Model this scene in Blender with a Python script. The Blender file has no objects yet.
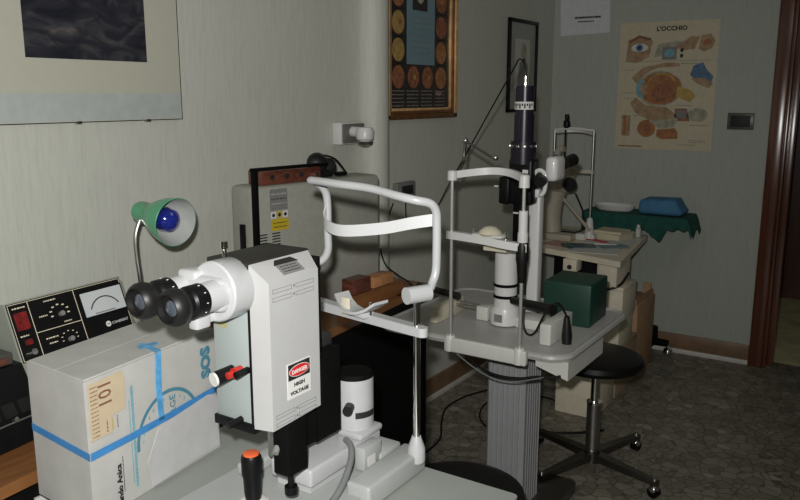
import bpy, bmesh, math, random
from mathutils import Vector, Matrix
V = Vector
R = math.radians
random.seed(7)
S = bpy.context.scene
COL = S.collection

# ------------------------------------------------------------------ camera, light, exposure
F, PITCH, YAW = 780.0, 11.24, 33.2
cd = bpy.data.cameras.new('camera'); cam = bpy.data.objects.new('camera', cd); COL.objects.link(cam)
cd.sensor_width = 36.0; cd.lens = F / 800.0 * 36.0; cd.clip_start = 0.05
cam.location = (1.9, 0.0, 1.5)
cam.rotation_euler = (R(90 - PITCH), 0, R(YAW))
S.camera = cam
W = bpy.data.worlds.new('world'); S.world = W; W.use_nodes = True
W.node_tree.nodes['Background'].inputs[0].default_value = (0.8, 0.9, 1.0, 1)
W.node_tree.nodes['Background'].inputs[1].default_value = 0.02
fl = bpy.data.lights.new('camera_flash', 'SPOT'); fl.energy = 150; fl.spot_size = R(120); fl.spot_blend = 1.0
fl.shadow_soft_size = 0.018; fl.color = (1.0, 0.985, 0.95)
flo = bpy.data.objects.new('camera_flash', fl); COL.objects.link(flo)
flo.location = (1.87, -0.02, 1.585); flo.rotation_euler = (R(90 - 9.0), 0, R(YAW + 11))
cl_ = bpy.data.lights.new('ceiling_fill_light', 'AREA'); cl_.energy = 2.5; cl_.size = 0.8; cl_.color = (1.0, 0.95, 0.85)  # weak ambient fill added under the ceiling, not a visible lamp
clo = bpy.data.objects.new('ceiling_fill_light', cl_); COL.objects.link(clo); clo.location = (2.0, 2.2, 2.7)
S.view_settings.view_transform = 'Standard'; S.view_settings.look = 'None'
S.view_settings.exposure = 0.0; S.view_settings.gamma = 1.0; S.view_settings.use_curve_mapping = False

# ------------------------------------------------------------------ materials
MATS = {}
def mat(name, col, rough=0.5, metal=0.0, spec=0.5, var=0.06, scale=30.0, bump=0.0, coat=0.0, alpha=1.0, trans=0.0):
    if name in MATS: return MATS[name]
    m = bpy.data.materials.new(name); m.use_nodes = True
    nt = m.node_tree; b = nt.nodes['Principled BSDF']
    b.inputs['Roughness'].default_value = rough; b.inputs['Metallic'].default_value = metal
    b.inputs['Specular IOR Level'].default_value = spec; b.inputs['Coat Weight'].default_value = coat
    b.inputs['Alpha'].default_value = alpha; b.inputs['Transmission Weight'].default_value = trans
    tc = nt.nodes.new('ShaderNodeTexCoord'); n = nt.nodes.new('ShaderNodeTexNoise')
    n.inputs['Scale'].default_value = scale; n.inputs['Detail'].default_value = 4
    nt.links.new(tc.outputs['Object'], n.inputs['Vector'])
    r = nt.nodes.new('ShaderNodeValToRGB')
    r.color_ramp.elements[0].position = 0.3; r.color_ramp.elements[1].position = 0.7
    r.color_ramp.elements[0].color = tuple(c * (1 - var) for c in col) + (1,)
    r.color_ramp.elements[1].color = tuple(min(1, c * (1 + var)) for c in col) + (1,)
    nt.links.new(n.outputs['Fac'], r.inputs['Fac']); nt.links.new(r.outputs['Color'], b.inputs['Base Color'])
    if bump:
        bp = nt.nodes.new('ShaderNodeBump'); bp.inputs['Strength'].default_value = bump; bp.inputs['Distance'].default_value = 0.002
        nt.links.new(n.outputs['Fac'], bp.inputs['Height']); nt.links.new(bp.outputs['Normal'], b.inputs['Normal'])
    MATS[name] = m
    return m
def ramp(nt, els):
    r = nt.nodes.new('ShaderNodeValToRGB')
    while len(r.color_ramp.elements) < len(els): r.color_ramp.elements.new(0.5)
    for e, (p, c) in zip(r.color_ramp.elements, els): e.position = p; e.color = tuple(c) + (1,)
    return r
def wallpaper(name, base, sc=(60, 60, 2.5)):
    m = bpy.data.materials.new(name); m.use_nodes = True; nt = m.node_tree; b = nt.nodes['Principled BSDF']
    tc = nt.nodes.new('ShaderNodeTexCoord'); mp = nt.nodes.new('ShaderNodeMapping'); mp.inputs['Scale'].default_value = sc
    n = nt.nodes.new('ShaderNodeTexNoise'); n.inputs['Scale'].default_value = 1.6; n.inputs['Detail'].default_value = 6; n.inputs['Roughness'].default_value = 0.7
    nt.links.new(tc.outputs['Object'], mp.inputs[0]); nt.links.new(mp.outputs[0], n.inputs['Vector'])
    r = ramp(nt, [(0.3, [c * 0.90 for c in base]), (0.5, base), (0.72, [c * 1.06 for c in base])])
    nt.links.new(n.outputs['Fac'], r.inputs['Fac']); nt.links.new(r.outputs['Color'], b.inputs['Base Color'])
    b.inputs['Roughness'].default_value = 0.55; b.inputs['Specular IOR Level'].default_value = 0.3
    bp = nt.nodes.new('ShaderNodeBump'); bp.inputs['Strength'].default_value = 0.35; bp.inputs['Distance'].default_value = 0.002
    nt.links.new(n.outputs['Fac'], bp.inputs['Height']); nt.links.new(bp.outputs['Normal'], b.inputs['Normal'])
    return m
def terrazzo(name):
    m = bpy.data.materials.new(name); m.use_nodes = True; nt = m.node_tree; b = nt.nodes['Principled BSDF']
    tc = nt.nodes.new('ShaderNodeTexCoord')
    nz = nt.nodes.new('ShaderNodeTexNoise'); nz.inputs['Scale'].default_value = 14
    mx = nt.nodes.new('ShaderNodeMixRGB'); mx.blend_type = 'ADD'; mx.inputs[0].default_value = 0.05
    nt.links.new(tc.outputs['Object'], nz.inputs['Vector']); nt.links.new(tc.outputs['Object'], mx.inputs[1]); nt.links.new(nz.outputs['Color'], mx.inputs[2])
    v = nt.nodes.new('ShaderNodeTexVoronoi'); v.inputs['Scale'].default_value = 21
    v2 = nt.nodes.new('ShaderNodeTexVoronoi'); v2.feature = 'DISTANCE_TO_EDGE'; v2.inputs['Scale'].default_value = 21
    nt.links.new(mx.outputs[0], v.inputs['Vector']); nt.links.new(mx.outputs[0], v2.inputs['Vector'])
    sp = nt.nodes.new('ShaderNodeSeparateColor'); nt.links.new(v.outputs['Color'], sp.inputs[0])
    r = ramp(nt, [(0.0, (.17, .155, .12)), (0.35, (.23, .21, .17)), (0.6, (.28, .26, .21)), (0.85, (.21, .195, .16)), (1.0, (.36, .335, .28))])
    nt.links.new(sp.outputs[0], r.inputs['Fac'])
    e = ramp(nt, [(0.0, (.45, .43, .40)), (0.09, (1, 1, 1))]); nt.links.new(v2.outputs['Distance'], e.inputs['Fac'])
    mm = nt.nodes.new('ShaderNodeMixRGB'); mm.blend_type = 'MULTIPLY'; mm.inputs[0].default_value = 1
    nt.links.new(r.outputs[0], mm.inputs[1]); nt.links.new(e.outputs[0], mm.inputs[2]); nt.links.new(mm.outputs[0], b.inputs['Base Color'])
    b.inputs['Roughness'].default_value = 0.45; b.inputs['Specular IOR Level'].default_value = 0.35
    return m
def wood(name, dark, light, sc=(3, 40, 40), rough=0.35, coat=0.3):
    m = bpy.data.materials.new(name); m.use_nodes = True; nt = m.node_tree; b = nt.nodes['Principled BSDF']
    tc = nt.nodes.new('ShaderNodeTexCoord'); mp = nt.nodes.new('ShaderNodeMapping'); mp.inputs['Scale'].default_value = sc
    n = nt.nodes.new('ShaderNodeTexNoise'); n.inputs['Scale'].default_value = 1.0; n.inputs['Detail'].default_value = 5; n.inputs['Distortion'].default_value = 0.6
    nt.links.new(tc.outputs['Object'], mp.inputs[0]); nt.links.new(mp.outputs[0], n.inputs['Vector'])
    r = ramp(nt, [(0.3, dark), (0.7, light)])
    nt.links.new(n.outputs['Fac'], r.inputs['Fac']); nt.links.new(r.outputs['Color'], b.inputs['Base Color'])
    b.inputs['Roughness'].default_value = rough; b.inputs['Coat Weight'].default_value = coat; b.inputs['Coat Roughness'].default_value = 0.2
    return m
def seascape(name):
    m = bpy.data.materials.new(name); m.use_nodes = True; nt = m.node_tree; b = nt.nodes['Principled BSDF']
    tc = nt.nodes.new('ShaderNodeTexCoord'); mp = nt.nodes.new('ShaderNodeMapping'); mp.inputs['Scale'].default_value = (4, 9, 16); mp.inputs['Rotation'].default_value = (0.5, 0, 0)
    n = nt.nodes.new('ShaderNodeTexNoise'); n.inputs['Scale'].default_value = 1.2; n.inputs['Detail'].default_value = 9; n.inputs['Distortion'].default_value = 1.2
    nt.links.new(tc.outputs['Object'], mp.inputs[0]); nt.links.new(mp.outputs[0], n.inputs['Vector'])
    r = ramp(nt, [(0.25, (.010, .011, .017)), (0.5, (.026, .027, .036)), (0.66, (.06, .058, .062)), (0.8, (.17, .14, .13))])
    nt.links.new(n.outputs['Fac'], r.inputs['Fac']); nt.links.new(r.outputs['Color'], b.inputs['Base Color'])
    b.inputs['Roughness'].default_value = 0.35; b.inputs['Specular IOR Level'].default_value = 0.3
    return m

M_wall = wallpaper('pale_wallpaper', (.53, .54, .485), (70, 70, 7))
M_wallb = wallpaper('pale_wallpaper_shaded', (.415, .445, .395), (60, 60, 6))  # same wallpaper, darkened in colour to stand for flash falloff
M_floor = terrazzo('terrazzo')
M_ceil = mat('ceiling_paint', (.75, .75, .72), .8)
M_skirt = mat('brown_skirting', (.21, .125, .072), .4, var=.2, scale=12)
M_strip = mat('pale_strip', (.62, .60, .56), .5)
M_door = wood('mahogany', (.065, .020, .011), (.14, .045, .024), (30, 30, 1.5), .22, .6)
M_doord = wood('dark_mahogany', (.05, .016, .010), (.10, .035, .02), (20, 20, 1.2), .3, .4)
M_olive = mat('olive_tile', (.80, .76, .44), .5, var=.2, scale=8)
M_white2 = mat('white_enamel_slit_lamp', (.66, .66, .65), .34, var=.02, coat=.2)
M_white = mat('white_enamel', (.43, .44, .445), .32, var=.02, coat=.2)
M_offw = mat('off_white_enamel', (.60, .60, .56), .4, var=.03)
M_ivory = mat('ivory_plastic', (.62, .57, .44), .45, var=.04)
M_cream = mat('cream_laminate', (.74, .68, .53), .45, var=.05)
M_head = mat('white_cover_paint', (.41, .412, .41), .42, var=.02)
M_side = mat('grey_green_panel', (.31, .35, .345), .5, var=.04, scale=14)
M_top = mat('dark_top_plate', (.022, .021, .018), .5, spec=.3)
M_black = mat('black_plastic', (.005, .005, .0055), .4, spec=.2, var=.2)
M_blackm = mat('black_matt', (.004, .004, .004), .7, spec=.07, var=.2)
M_rubber = mat('black_rubber', (.008, .008, .008), .45, spec=.35, var=.2)
M_tube = mat('violet_black_tube', (.014, .011, .020), .32, spec=.4, var=.15)
M_post = mat('polished_post', (.62, .62, .60), .25, .55, var=.02)
M_chrome = mat('chrome', (.80, .79, .76), .12, 1.0, var=.02)
M_steel = mat('brushed_steel', (.45, .44, .42), .35, 1.0, var=.05)
M_dsteel = mat('dark_steel', (.20, .19, .18), .35, 1.0, var=.05)
M_alu = mat('aluminium_profile', (.44, .445, .46), .42, .35, var=.04)
M_table = mat('pale_green_tabletop', (.28, .30, .275), .45, var=.06, scale=5)
M_base = mat('pale_base_plate', (.37, .385, .375), .4, var=.03)
M_greyp = mat('grey_plastic_tray', (.42, .42, .40), .4, var=.04)
M_cab = mat('grey_cabinet_paint', (.32, .32, .28), .55, var=.05, scale=50)
M_carton = mat('white_cardboard', (.43, .43, .41), .7, var=.06, scale=18, bump=.3)
M_kraft = mat('brown_cardboard', (.42, .26, .145), .75, var=.12, scale=15)
M_strap = mat('blue_strap', (.05, .22, .50), .35, var=.12, scale=40)
M_strapl = mat('light_blue_tape', (.10, .34, .62), .3, var=.25, scale=60)
M_peach = mat('peach_label', (.50, .41, .28), .6, var=.05)
M_ink = mat('black_ink', (.015, .015, .015), .6)
M_teal = mat('teal_ink', (.06, .20, .27), .6, var=.15)
M_tealp = mat('pale_teal_ink', (.16, .36, .42), .6, var=.2)
M_brink = mat('brown_ink', (.20, .09, .05), .6)
M_desk = wood('orange_desk_wood', (.15, .060, .020), (.27, .115, .038), (40, 3, 20), .35, .3)
M_deskd = mat('black_desk_panel', (.004, .004, .0045), .6, spec=.15, var=.2)
M_paper = mat('white_paper', (.62, .62, .60), .7, var=.03)
M_cpaper = mat('cream_paper', (.62, .56, .42), .7, var=.04)
M_gold = mat('gilt_frame', (.85, .50, .23), .28, .35, var=.25, scale=25)  # gilt, brightened in colour to stand for flash reflections
M_goldd = mat('dark_gilt', (.20, .09, .035), .4, .5, var=.3, scale=25)
M_glassy = mat('dark_print', (.025, .02, .02), .3, var=.3)
M_sky = mat('pale_blue_print', (.17, .27, .31), .5, var=.04)
M_fund = mat('orange_fundus', (.34, .15, .06), .5, var=.35, scale=60)
M_fundr = mat('red_fundus', (.27, .10, .05), .5, var=.4, scale=60)
M_fundy = mat('yellow_fundus', (.38, .24, .08), .5, var=.3, scale=60)
M_greyink = mat('grey_ink', (.20, .20, .19), .6)
M_redw = wood('red_brown_wood', (.06, .017, .011), (.16, .05, .03), (10, 30, 60), .4, .2)
M_lightw = wood('light_orange_wood', (.36, .15, .06), (.50, .24, .10), (10, 30, 60), .5, .1)
M_yel = mat('yellow_sticker', (.50, .37, .02), .5)
M_lgrey = mat('grey_sticker', (.19, .19, .185), .5)
M_green = mat('green_lamp_enamel', (.05, .36, .17), .3, var=.04, coat=.4)
M_inner = mat('grey_lamp_lining', (.45, .47, .45), .4, var=.05)
M_bulb = mat('blue_bulb_glass', (.012, .022, .22), .10, var=.15, coat=1.0)
M_red = mat('red_plastic', (.45, .02, .015), .35)
M_led = mat('dark_red_display', (.16, .012, .012), .3, var=.5, scale=90)
M_orange = mat('orange_cap', (.75, .13, .04), .4)
M_dgreen = mat('dark_green_case', (.007, .042, .028), .45, var=.08)
M_cloth = mat('dark_green_cloth', (.008, .075, .058), .85, var=.2, scale=40, bump=.5)
M_bluew = mat('blue_wrap', (.055, .19, .35), .75, var=.12, scale=30, bump=.4)
M_meter = mat('meter_face', (.50, .53, .54), .4, var=.03)
M_console = mat('grey_green_case', (.26, .28, .24), .5, var=.04)
M_vinyl = mat('black_vinyl', (.005, .0045, .005), .4, spec=.3, var=.2)
M_beige = mat('beige_enamel', (.40, .36, .29), .45, var=.04)
M_cable = mat('black_cable', (.007, .0065, .0065), .45, spec=.3)
M_gcable = mat('grey_cable', (.17, .18, .18), .45)
M_redink = mat('sign_red', (.55, .02, .02), .5)
M_bluei = mat('blue_anatomy_print', (.08, .16, .28), .6, var=.3, scale=50)
M_eyeo = mat('orange_anatomy_print', (.33, .135, .05), .6, var=.3, scale=30)
M_eyet = mat('tan_anatomy_print', (.36, .24, .14), .6, var=.3, scale=30)
M_eyey = mat('yellow_anatomy_print', (.45, .31, .08), .6, var=.2, scale=30)
M_eyeg = mat('grey_anatomy_print', (.34, .32, .25), .6, var=.3, scale=30)
M_sea = seascape('dark_seascape_photo')
M_matb = mat('cream_mat_board', (.47, .47, .39), .5, var=.02)
M_clear = mat('clear_plastic', (.85, .87, .87), .1, trans=.75)
M_pink = mat('pale_pink_paper', (.50, .32, .28), .7)

# ------------------------------------------------------------------ mesh builder
XF = [Matrix.Identity(4)]
def rotz(deg, about): return Matrix.Translation(V(about)) @ Matrix.Rotation(R(deg), 4, 'Z') @ Matrix.Translation(-V(about))
def ortho(d):
    d = d.normalized(); a = V((0, 0, 1)) if abs(d.z) < .9 else V((1, 0, 0))
    u = d.cross(a).normalized(); return u, d.cross(u).normalized()
class MB:
    def __init__(s): s.bm = bmesh.new(); s.mats = []
    def mi(s, m):
        if m is None: return 0
        if m not in s.mats: s.mats.append(m)
        return s.mats.index(m)
    def add(s, verts, faces, m=None):
        k = s.mi(m); vs = [s.bm.verts.new(v) for v in verts]
        for f in faces:
            try: g = s.bm.faces.new([vs[i] for i in f]); g.material_index = k; g.smooth = True
            except ValueError: pass
        return s
    def box(s, c, d, rz=0, bev=0, seg=2, m=None, rot=None):
        t = bmesh.new(); bmesh.ops.create_cube(t, size=1.0)
        for v in t.verts: v.co = V((v.co.x * d[0], v.co.y * d[1], v.co.z * d[2]))
        if bev: bmesh.ops.bevel(t, geom=t.edges[:], offset=min(bev, min(d) * .49), segments=seg, affect='EDGES', profile=0.5)
        mx = Matrix.Translation(V(c)) @ (rot.to_4x4() if rot else Matrix.Rotation(R(rz), 4, 'Z'))
        t.verts.index_update()
        s.add([mx @ v.co for v in t.verts], [[v.index for v in f.verts] for f in t.faces], m); t.free(); return s
    def bb(s, a, b, bev=0, m=None, seg=2):
        return s.box([(a[i] + b[i]) / 2 for i in range(3)], [abs(b[i] - a[i]) for i in range(3)], bev=bev, m=m, seg=seg)
    def cyl(s, p0, p1, r0, r1=None, n=24, m=None, sy=1.0):
        p0, p1 = V(p0), V(p1); r1 = r0 if r1 is None else r1; u, w = ortho(p1 - p0)
        vs = [p + (u * math.cos(6.28318 * i / n) + w * math.sin(6.28318 * i / n) * sy) * r for p, r in ((p0, r0), (p1, r1)) for i in range(n)]
        return s.add(vs, [(i, (i + 1) % n, n + (i + 1) % n, n + i) for i in range(n)] + [tuple(range(n))[::-1], tuple(range(n, 2 * n))], m)
    def lathe(s, prof, o, axis=(0, 0, 1), n=28, m=None, open_=False):
        o = V(o); ax = V(axis).normalized(); u, w = ortho(ax); vs = []
        for (r, z) in prof:
            vs += [o + ax * z + (u * math.cos(6.28318 * i / n) + w * math.sin(6.28318 * i / n)) * r for i in range(n)]
        fs = []
        for k in range(len(prof) - 1):
            fs += [(k * n + i, k * n + (i + 1) % n, (k + 1) * n + (i + 1) % n, (k + 1) * n + i) for i in range(n)]
        if prof[0][0] > 1e-5 and not open_: fs.append(tuple(range(n))[::-1])
        if prof[-1][0] > 1e-5 and not open_: fs.append(tuple(range((len(prof) - 1) * n, len(prof) * n)))
        return s.add(vs, fs, m)
    def tube(s, pts, r, n=10, m=None, smooth=5, flat=None):
        P = [V(p) for p in pts]
        if smooth and len(P) > 2:
            Q = []
            for i in range(len(P) - 1):
                a = P[max(i - 1, 0)]; b = P[i]; c = P[i + 1]; d = P[min(i + 2, len(P) - 1)]
                for k in range(smooth):
                    t = k / smooth
                    Q.append(.5 * ((2 * b) + (c - a) * t + (2 * a - 5 * b + 4 * c - d) * t * t + (3 * b - a - 3 * c + d) * t ** 3))
            P = Q + [P[-1]]
        vs = []; u = None
        for i, p in enumerate(P):
            d = (P[min(i + 1, len(P) - 1)] - P[max(i - 1, 0)]).normalized()
            if u is None: u, w = ortho(d)
            else: u = (u - d * u.dot(d)).normalized()
            w = d.cross(u)
            vs += [p + (u * math.cos(6.28318 * j / n) + w * math.sin(6.28318 * j / n)) * r for j in range(n)]
        L = len(P)
        fs = [(k * n + j, k * n + (j + 1) % n, (k + 1) * n + (j + 1) % n, (k + 1) * n + j) for k in range(L - 1) for j in range(n)]
        return s.add(vs, fs + [tuple(range(n))[::-1], tuple(range((L - 1) * n, L * n))], m)
    def band(s, pts, h, t, m=None):          # upright ribbon through points (solid)
        P = [V(p) for p in pts]; Q = []
        for i in range(len(P) - 1):
            a = P[max(i - 1, 0)]; b = P[i]; c = P[i + 1]; d = P[min(i + 2, len(P) - 1)]
            for k in range(6):
                q = k / 6; Q.append(.5 * ((2 * b) + (c - a) * q + (2 * a - 5 * b + 4 * c - d) * q * q + (3 * b - a - 3 * c + d) * q ** 3))
        P = Q + [P[-1]]; vs = []
        for i, p in enumerate(P):
            d = P[min(i + 1, len(P) - 1)] - P[max(i - 1, 0)]; n = V((-d.y, d.x, 0)).normalized() * t / 2; z = V((0, 0, h / 2))
            vs += [p - n - z, p + n - z, p + n + z, p - n + z]
        fs = [(4 * k + j, 4 * k + (j + 1) % 4, 4 * k + 4 + (j + 1) % 4, 4 * k + 4 + j) for k in range(len(P) - 1) for j in range(4)]
        e = 4 * (len(P) - 1)
        return s.add(vs, fs + [(3, 2, 1, 0), (e, e + 1, e + 2, e + 3)], m)
    def prism(s, poly, z0, z1, m=None):
        n = len(poly); vs = [(p[0], p[1], z0) for p in poly] + [(p[0], p[1], z1) for p in poly]
        return s.add(vs, [(i, (i + 1) % n, n + (i + 1) % n, n + i) for i in range(n)] + [tuple(range(n))[::-1], tuple(range(n, 2 * n))], m)
    def poly(s, B, pts, off, th, m):         # polygon on plane B=(origin,u,v,n)
        o, u, v, n_ = B; n = len(pts)
        vs = [o + u * a + v * b + n_ * off for a, b in pts] + [o + u * a + v * b + n_ * (off + th) for a, b in pts]
        return s.add(vs, [(i, (i + 1) % n, n + (i + 1) % n, n + i) for i in range(n)] + [tuple(range(n))[::-1], tuple(range(n, 2 * n))], m)
    def rect(s, B, a0, b0, a1, b1, off, th, m): return s.poly(B, [(a0, b0), (a1, b0), (a1, b1), (a0, b1)], off, th, m)
    def ell(s, B, a, b, ra, rb, off, th, m, n=24, rot=0):
        c, d = math.cos(R(rot)), math.sin(R(rot))
        return s.poly(B, [(a + ra * math.cos(6.28318 * i / n) * c - rb * math.sin(6.28318 * i / n) * d, b + ra * math.cos(6.28318 * i / n) * d + rb * math.sin(6.28318 * i / n) * c) for i in range(n)], off, th, m)
    def arc(s, B, a, b, r, a0, a1, w, off, th, m, n=24):
        P = [(a + (r + w / 2) * math.cos(R(a0 + (a1 - a0) * i / n)), b + (r + w / 2) * math.sin(R(a0 + (a1 - a0) * i / n))) for i in range(n + 1)]
        Q = [(a + (r - w / 2) * math.cos(R(a0 + (a1 - a0) * i / n)), b + (r - w / 2) * math.sin(R(a0 + (a1 - a0) * i / n))) for i in range(n + 1)]
        for i in range(n): s.poly(B, [P[i], P[i + 1], Q[i + 1], Q[i]], off, th, m)
        return s
    def scribble(s, B, a0, b0, a1, b1, off, m, h=.004, gap=.4, vert=False):   # illegible small print
        L = (b1 - b0) if vert else (a1 - a0); p = 0
        while p < L:
            w = random.uniform(.4, 1.6) * h * 2; w = min(w, L - p)
            if vert: s.rect(B, a0, b0 + p, a1, b0 + p + w, off, .0002, m)
            else: s.rect(B, a0 + p, b0, a0 + p + w, b1, off, .0002, m)
            p += w + h * gap * 2
        return s
    def sphere(s, c, r, sc=(1, 1, 1), m=None, n=20):
        prof = [(math.sin(math.pi * i / 12) * 1.0, -math.cos(math.pi * i / 12)) for i in range(13)]
        prof[0] = (0.0001, -1); prof[-1] = (0.0001, 1); c = V(c); vs = []
        for (q, z) in prof: vs += [c + V((q * math.cos(6.28318 * i / n) * sc[0], q * math.sin(6.28318 * i / n) * sc[1], z * sc[2])) * r for i in range(n)]
        fs = [(k * n + i, k * n + (i + 1) % n, (k + 1) * n + (i + 1) % n, (k + 1) * n + i) for k in range(12) for i in range(n)]
        return s.add(vs, fs, m)
    def text(s, B, txt, a, b, size, off, m, rot=0, align='LEFT', th=.0004, sx=1.0, bold=0.0):
        c = bpy.data.curves.new('t', 'FONT'); c.body = txt; c.size = size; c.align_x = align; c.extrude = th / 2; c.offset = bold; c.resolution_u = 2
        o = bpy.data.objects.new('t', c); COL.objects.link(o)
        dg = bpy.context.evaluated_depsgraph_get(); me = bpy.data.meshes.new_from_object(o.evaluated_get(dg))
        og, u, v, n_ = B; cs, sn = math.cos(R(rot)), math.sin(R(rot)); vs = []
        for q in me.vertices:
            x, y = q.co.x * sx, q.co.y
            vs.append(og + u * (a + x * cs - y * sn) + v * (b + x * sn + y * cs) + n_ * (off + th / 2 + q.co.z))
        s.add(vs, [tuple(p.vertices) for p in me.polygons], m)
        bpy.data.objects.remove(o); bpy.data.curves.remove(c); bpy.data.meshes.remove(me); return s
    def build(s, name, m=None, parent=None, label=None):
        if m is not None and m not in s.mats:
            if s.mats:                       # None faces defaulted to slot 0
                s.mats.append(m)
            else: s.mats = [m]
        for v in s.bm.verts: v.co = XF[0] @ v.co
        root = parent
        while root is not None and root.parent is not None: root = root.parent
        if parent is not None and root.type == 'EMPTY':
            off = root.location
        elif parent is not None: off = root.location
        else: off = V((0, 0, 0))
        o_off = V(off)
        if parent is None:
            xs = [v.co.copy() for v in s.bm.verts]
            lo = V([min(p[i] for p in xs) for i in range(3)]); hi = V([max(p[i] for p in xs) for i in range(3)])
            o_off = V(((lo.x + hi.x) / 2, (lo.y + hi.y) / 2, lo.z))
        for v in s.bm.verts: v.co -= o_off
        bmesh.ops.recalc_face_normals(s.bm, faces=s.bm.faces[:])
        me = bpy.data.meshes.new(name); s.bm.to_mesh(me); s.bm.free()
        for x in s.mats: me.materials.append(x)
        me.set_sharp_from_angle(angle=R(35))
        o = bpy.data.objects.new(name, me); COL.objects.link(o)
        if parent is None: o.location = o_off
        else: o.parent = parent
        if label: o['label'] = label
        return o
def tag(o, label, cat, group=None):
    o['label'] = label; o['category'] = cat
    if group: o['group'] = group
    return o
def thing(name, label, cat, loc, group=None):
    o = bpy.data.objects.new(name, None); COL.objects.link(o); o.location = XF[0] @ V(loc); o.empty_display_size = .05
    return tag(o, label, cat, group)
def structure(o): o['kind'] = 'structure'; return o
def BX(x, y0=0, z0=0): return (V((x, y0, z0)), V((0, 1, 0)), V((0, 0, 1)), V((1, 0, 0)))      # face looking +X, u = +Y
def BY(y, x0=0, z0=0): return (V((x0, y, z0)), V((1, 0, 0)), V((0, 0, 1)), V((0, -1, 0)))     # face looking -Y, u = +X
def rrect(x0, y0, x1, y1, r, n=6):
    P = []
    for cx, cy, a in ((x1 - r, y0 + r, -90), (x1 - r, y1 - r, 0), (x0 + r, y1 - r, 90), (x0 + r, y0 + r, 180)):
        P += [(cx + r * math.cos(R(a + 90 * i / n)), cy + r * math.sin(R(a + 90 * i / n))) for i in range(n + 1)]
    return P

# ------------------------------------------------------------------ the room
YB = 4.61
structure(MB().bb((-.1, -1.3, -.1), (4.0, YB + .12, 0)).build('floor', M_floor))
structure(MB().bb((-.1, -1.3, 2.75), (4.0, 6.6, 2.85)).build('ceiling', M_ceil))
structure(MB().bb((-.1, -1.3, 0), (0, YB + .12, 2.75)).build('wall_left', M_wall))
structure(MB().bb((3.9, -1.3, 0), (4.0, 6.6, 2.75)).build('wall_right', M_wall))
structure(MB().bb((-.1, -1.4, 0), (4.0, -1.3, 2.75)).build('wall_front', M_wall))
DX0, DX1 = 1.335, 2.15
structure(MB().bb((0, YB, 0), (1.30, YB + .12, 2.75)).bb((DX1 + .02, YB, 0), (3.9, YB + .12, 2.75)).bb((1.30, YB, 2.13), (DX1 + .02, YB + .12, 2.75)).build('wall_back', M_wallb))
structure(MB().bb((-.1, YB + .12, -.1), (4.0, 6.6, 0)).build('floor_hallway', M_olive))
structure(MB().bb((-.1, 6.35, 0), (3.9, 6.6, 2.75)).build('wall_hallway', M_doord))
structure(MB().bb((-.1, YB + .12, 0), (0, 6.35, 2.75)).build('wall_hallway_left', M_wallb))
structure(MB().bb((0, YB - .014, .028), (1.243, YB, .115), bev=.003).build('baseboard_back', M_skirt))
structure(MB().bb((0, 1.0, .028), (.014, YB - .014, .115), bev=.003).build('baseboard_left', M_skirt))
structure(MB().bb((0.02, YB - .02, 0), (1.243, YB, .027), bev=.003).build('trim_1', M_strip))
structure(MB().bb((0, 1.0, 0), (.02, YB - .02, .027), bev=.003).build('trim_2', M_strip))
fr = MB().bb((1.245, YB - .03, 0), (1.318, YB + .0, 2.2), bev=.008).bb((1.315, YB - .018, 0), (DX0, YB + .14, 2.13), bev=.004)
fr.bb((1.32, YB + .04, 0), (1.365, YB + .08, 2.13), bev=.003)
fr.bb((DX1, YB - .03, 0), (DX1 + .1, YB, 2.2), bev=.008).bb((DX1 - .02, YB - .018, 0), (DX1, YB + .14, 2.13), bev=.004)
fr.bb((1.315, YB - .03, 2.11), (DX1, YB, 2.2), bev=.008)
structure(fr.build('door_1', M_door))
# pipe boxing on the left wall
structure(MB().cyl((.03, 2.65, .03), (.03, 2.65, 2.75), .068, n=32).build('trim_3', M_wall))

# ------------------------------------------------------------------ wall pictures
t = thing('framed_print', 'large print of a dark seascape in a wide cream mount, clip-framed on left wall', 'picture', (0.0, 1.3, 1.42))
MB().bb((.001, .86, 1.429), (.011, 1.665, 2.30), m=M_matb).bb((.0105, .862, 1.431), (.0114, 1.663, 1.505), m=mat('pale_blue_mount', (.42, .455, .44), .5)).build('backing_board', None, t)
MB().bb((.0112, 1.17, 1.593), (.0120, 1.545, 2.16)).build('photograph', M_sea, t)
MB().bb((.001, 1.665, 1.427), (.012, 1.6667, 2.30)).bb((.001, .86, 1.427), (.012, 1.665, 1.429)).build('edge_strip', M_blackm, t)
for yy in (1.30, 1.53): MB().bb((.001, yy, 1.423), (.013, yy + .016, 1.431), bev=.001).build('clip', M_steel, t)

t = thing('framed_chart', 'gilt-framed chart of round orange retina photographs on left wall', 'picture', (0.0, 3.08, 1.40))
y0, y1, z0, z1 = 2.765, 3.365, 1.395, 2.35
fm = MB()
for (a, b, th) in ((0, .022, .030), (.022, .036, .024), (.036, .048, .018)):
    g = M_gold if a != .022 else M_goldd
    fm.bb((.001, y0 + a, z0 + a), (th, y0 + b, z1 - a), bev=.003, m=g).bb((.001, y1 - b, z0 + a), (th, y1 - a, z1 - a), bev=.003, m=g)
    fm.bb((.001, y0 + a, z0 + a), (th, y1 - a, z0 + b), bev=.003, m=M_goldd if a == 0 else g).bb((.001, y0 + a, z1 - b), (th, y1 - a, z1 - a), bev=.003, m=g)  # outer bottom rail kept darker than the flash-brightened uprights
fm.build('frame', None, t)
B = BX(.008, y0, z0)
p = MB().bb((.002, y0 + .04, z0 + .04), (.008, y1 - .04, z1 - .04), m=M_glassy)
p.rect(B, .180, .238, .415, .9, 0, .001, M_sky)
p.rect(B, .225, .47, .35, .66, .001, .0006, M_glassy).ell(B, .29, .56, .040, .06, .0016, .0005, M_eyeg)
for k in range(7): p.scribble(B, .23, .44 - k * .026, .36, .445 - k * .026, .001, M_greyink, h=.005)
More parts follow.
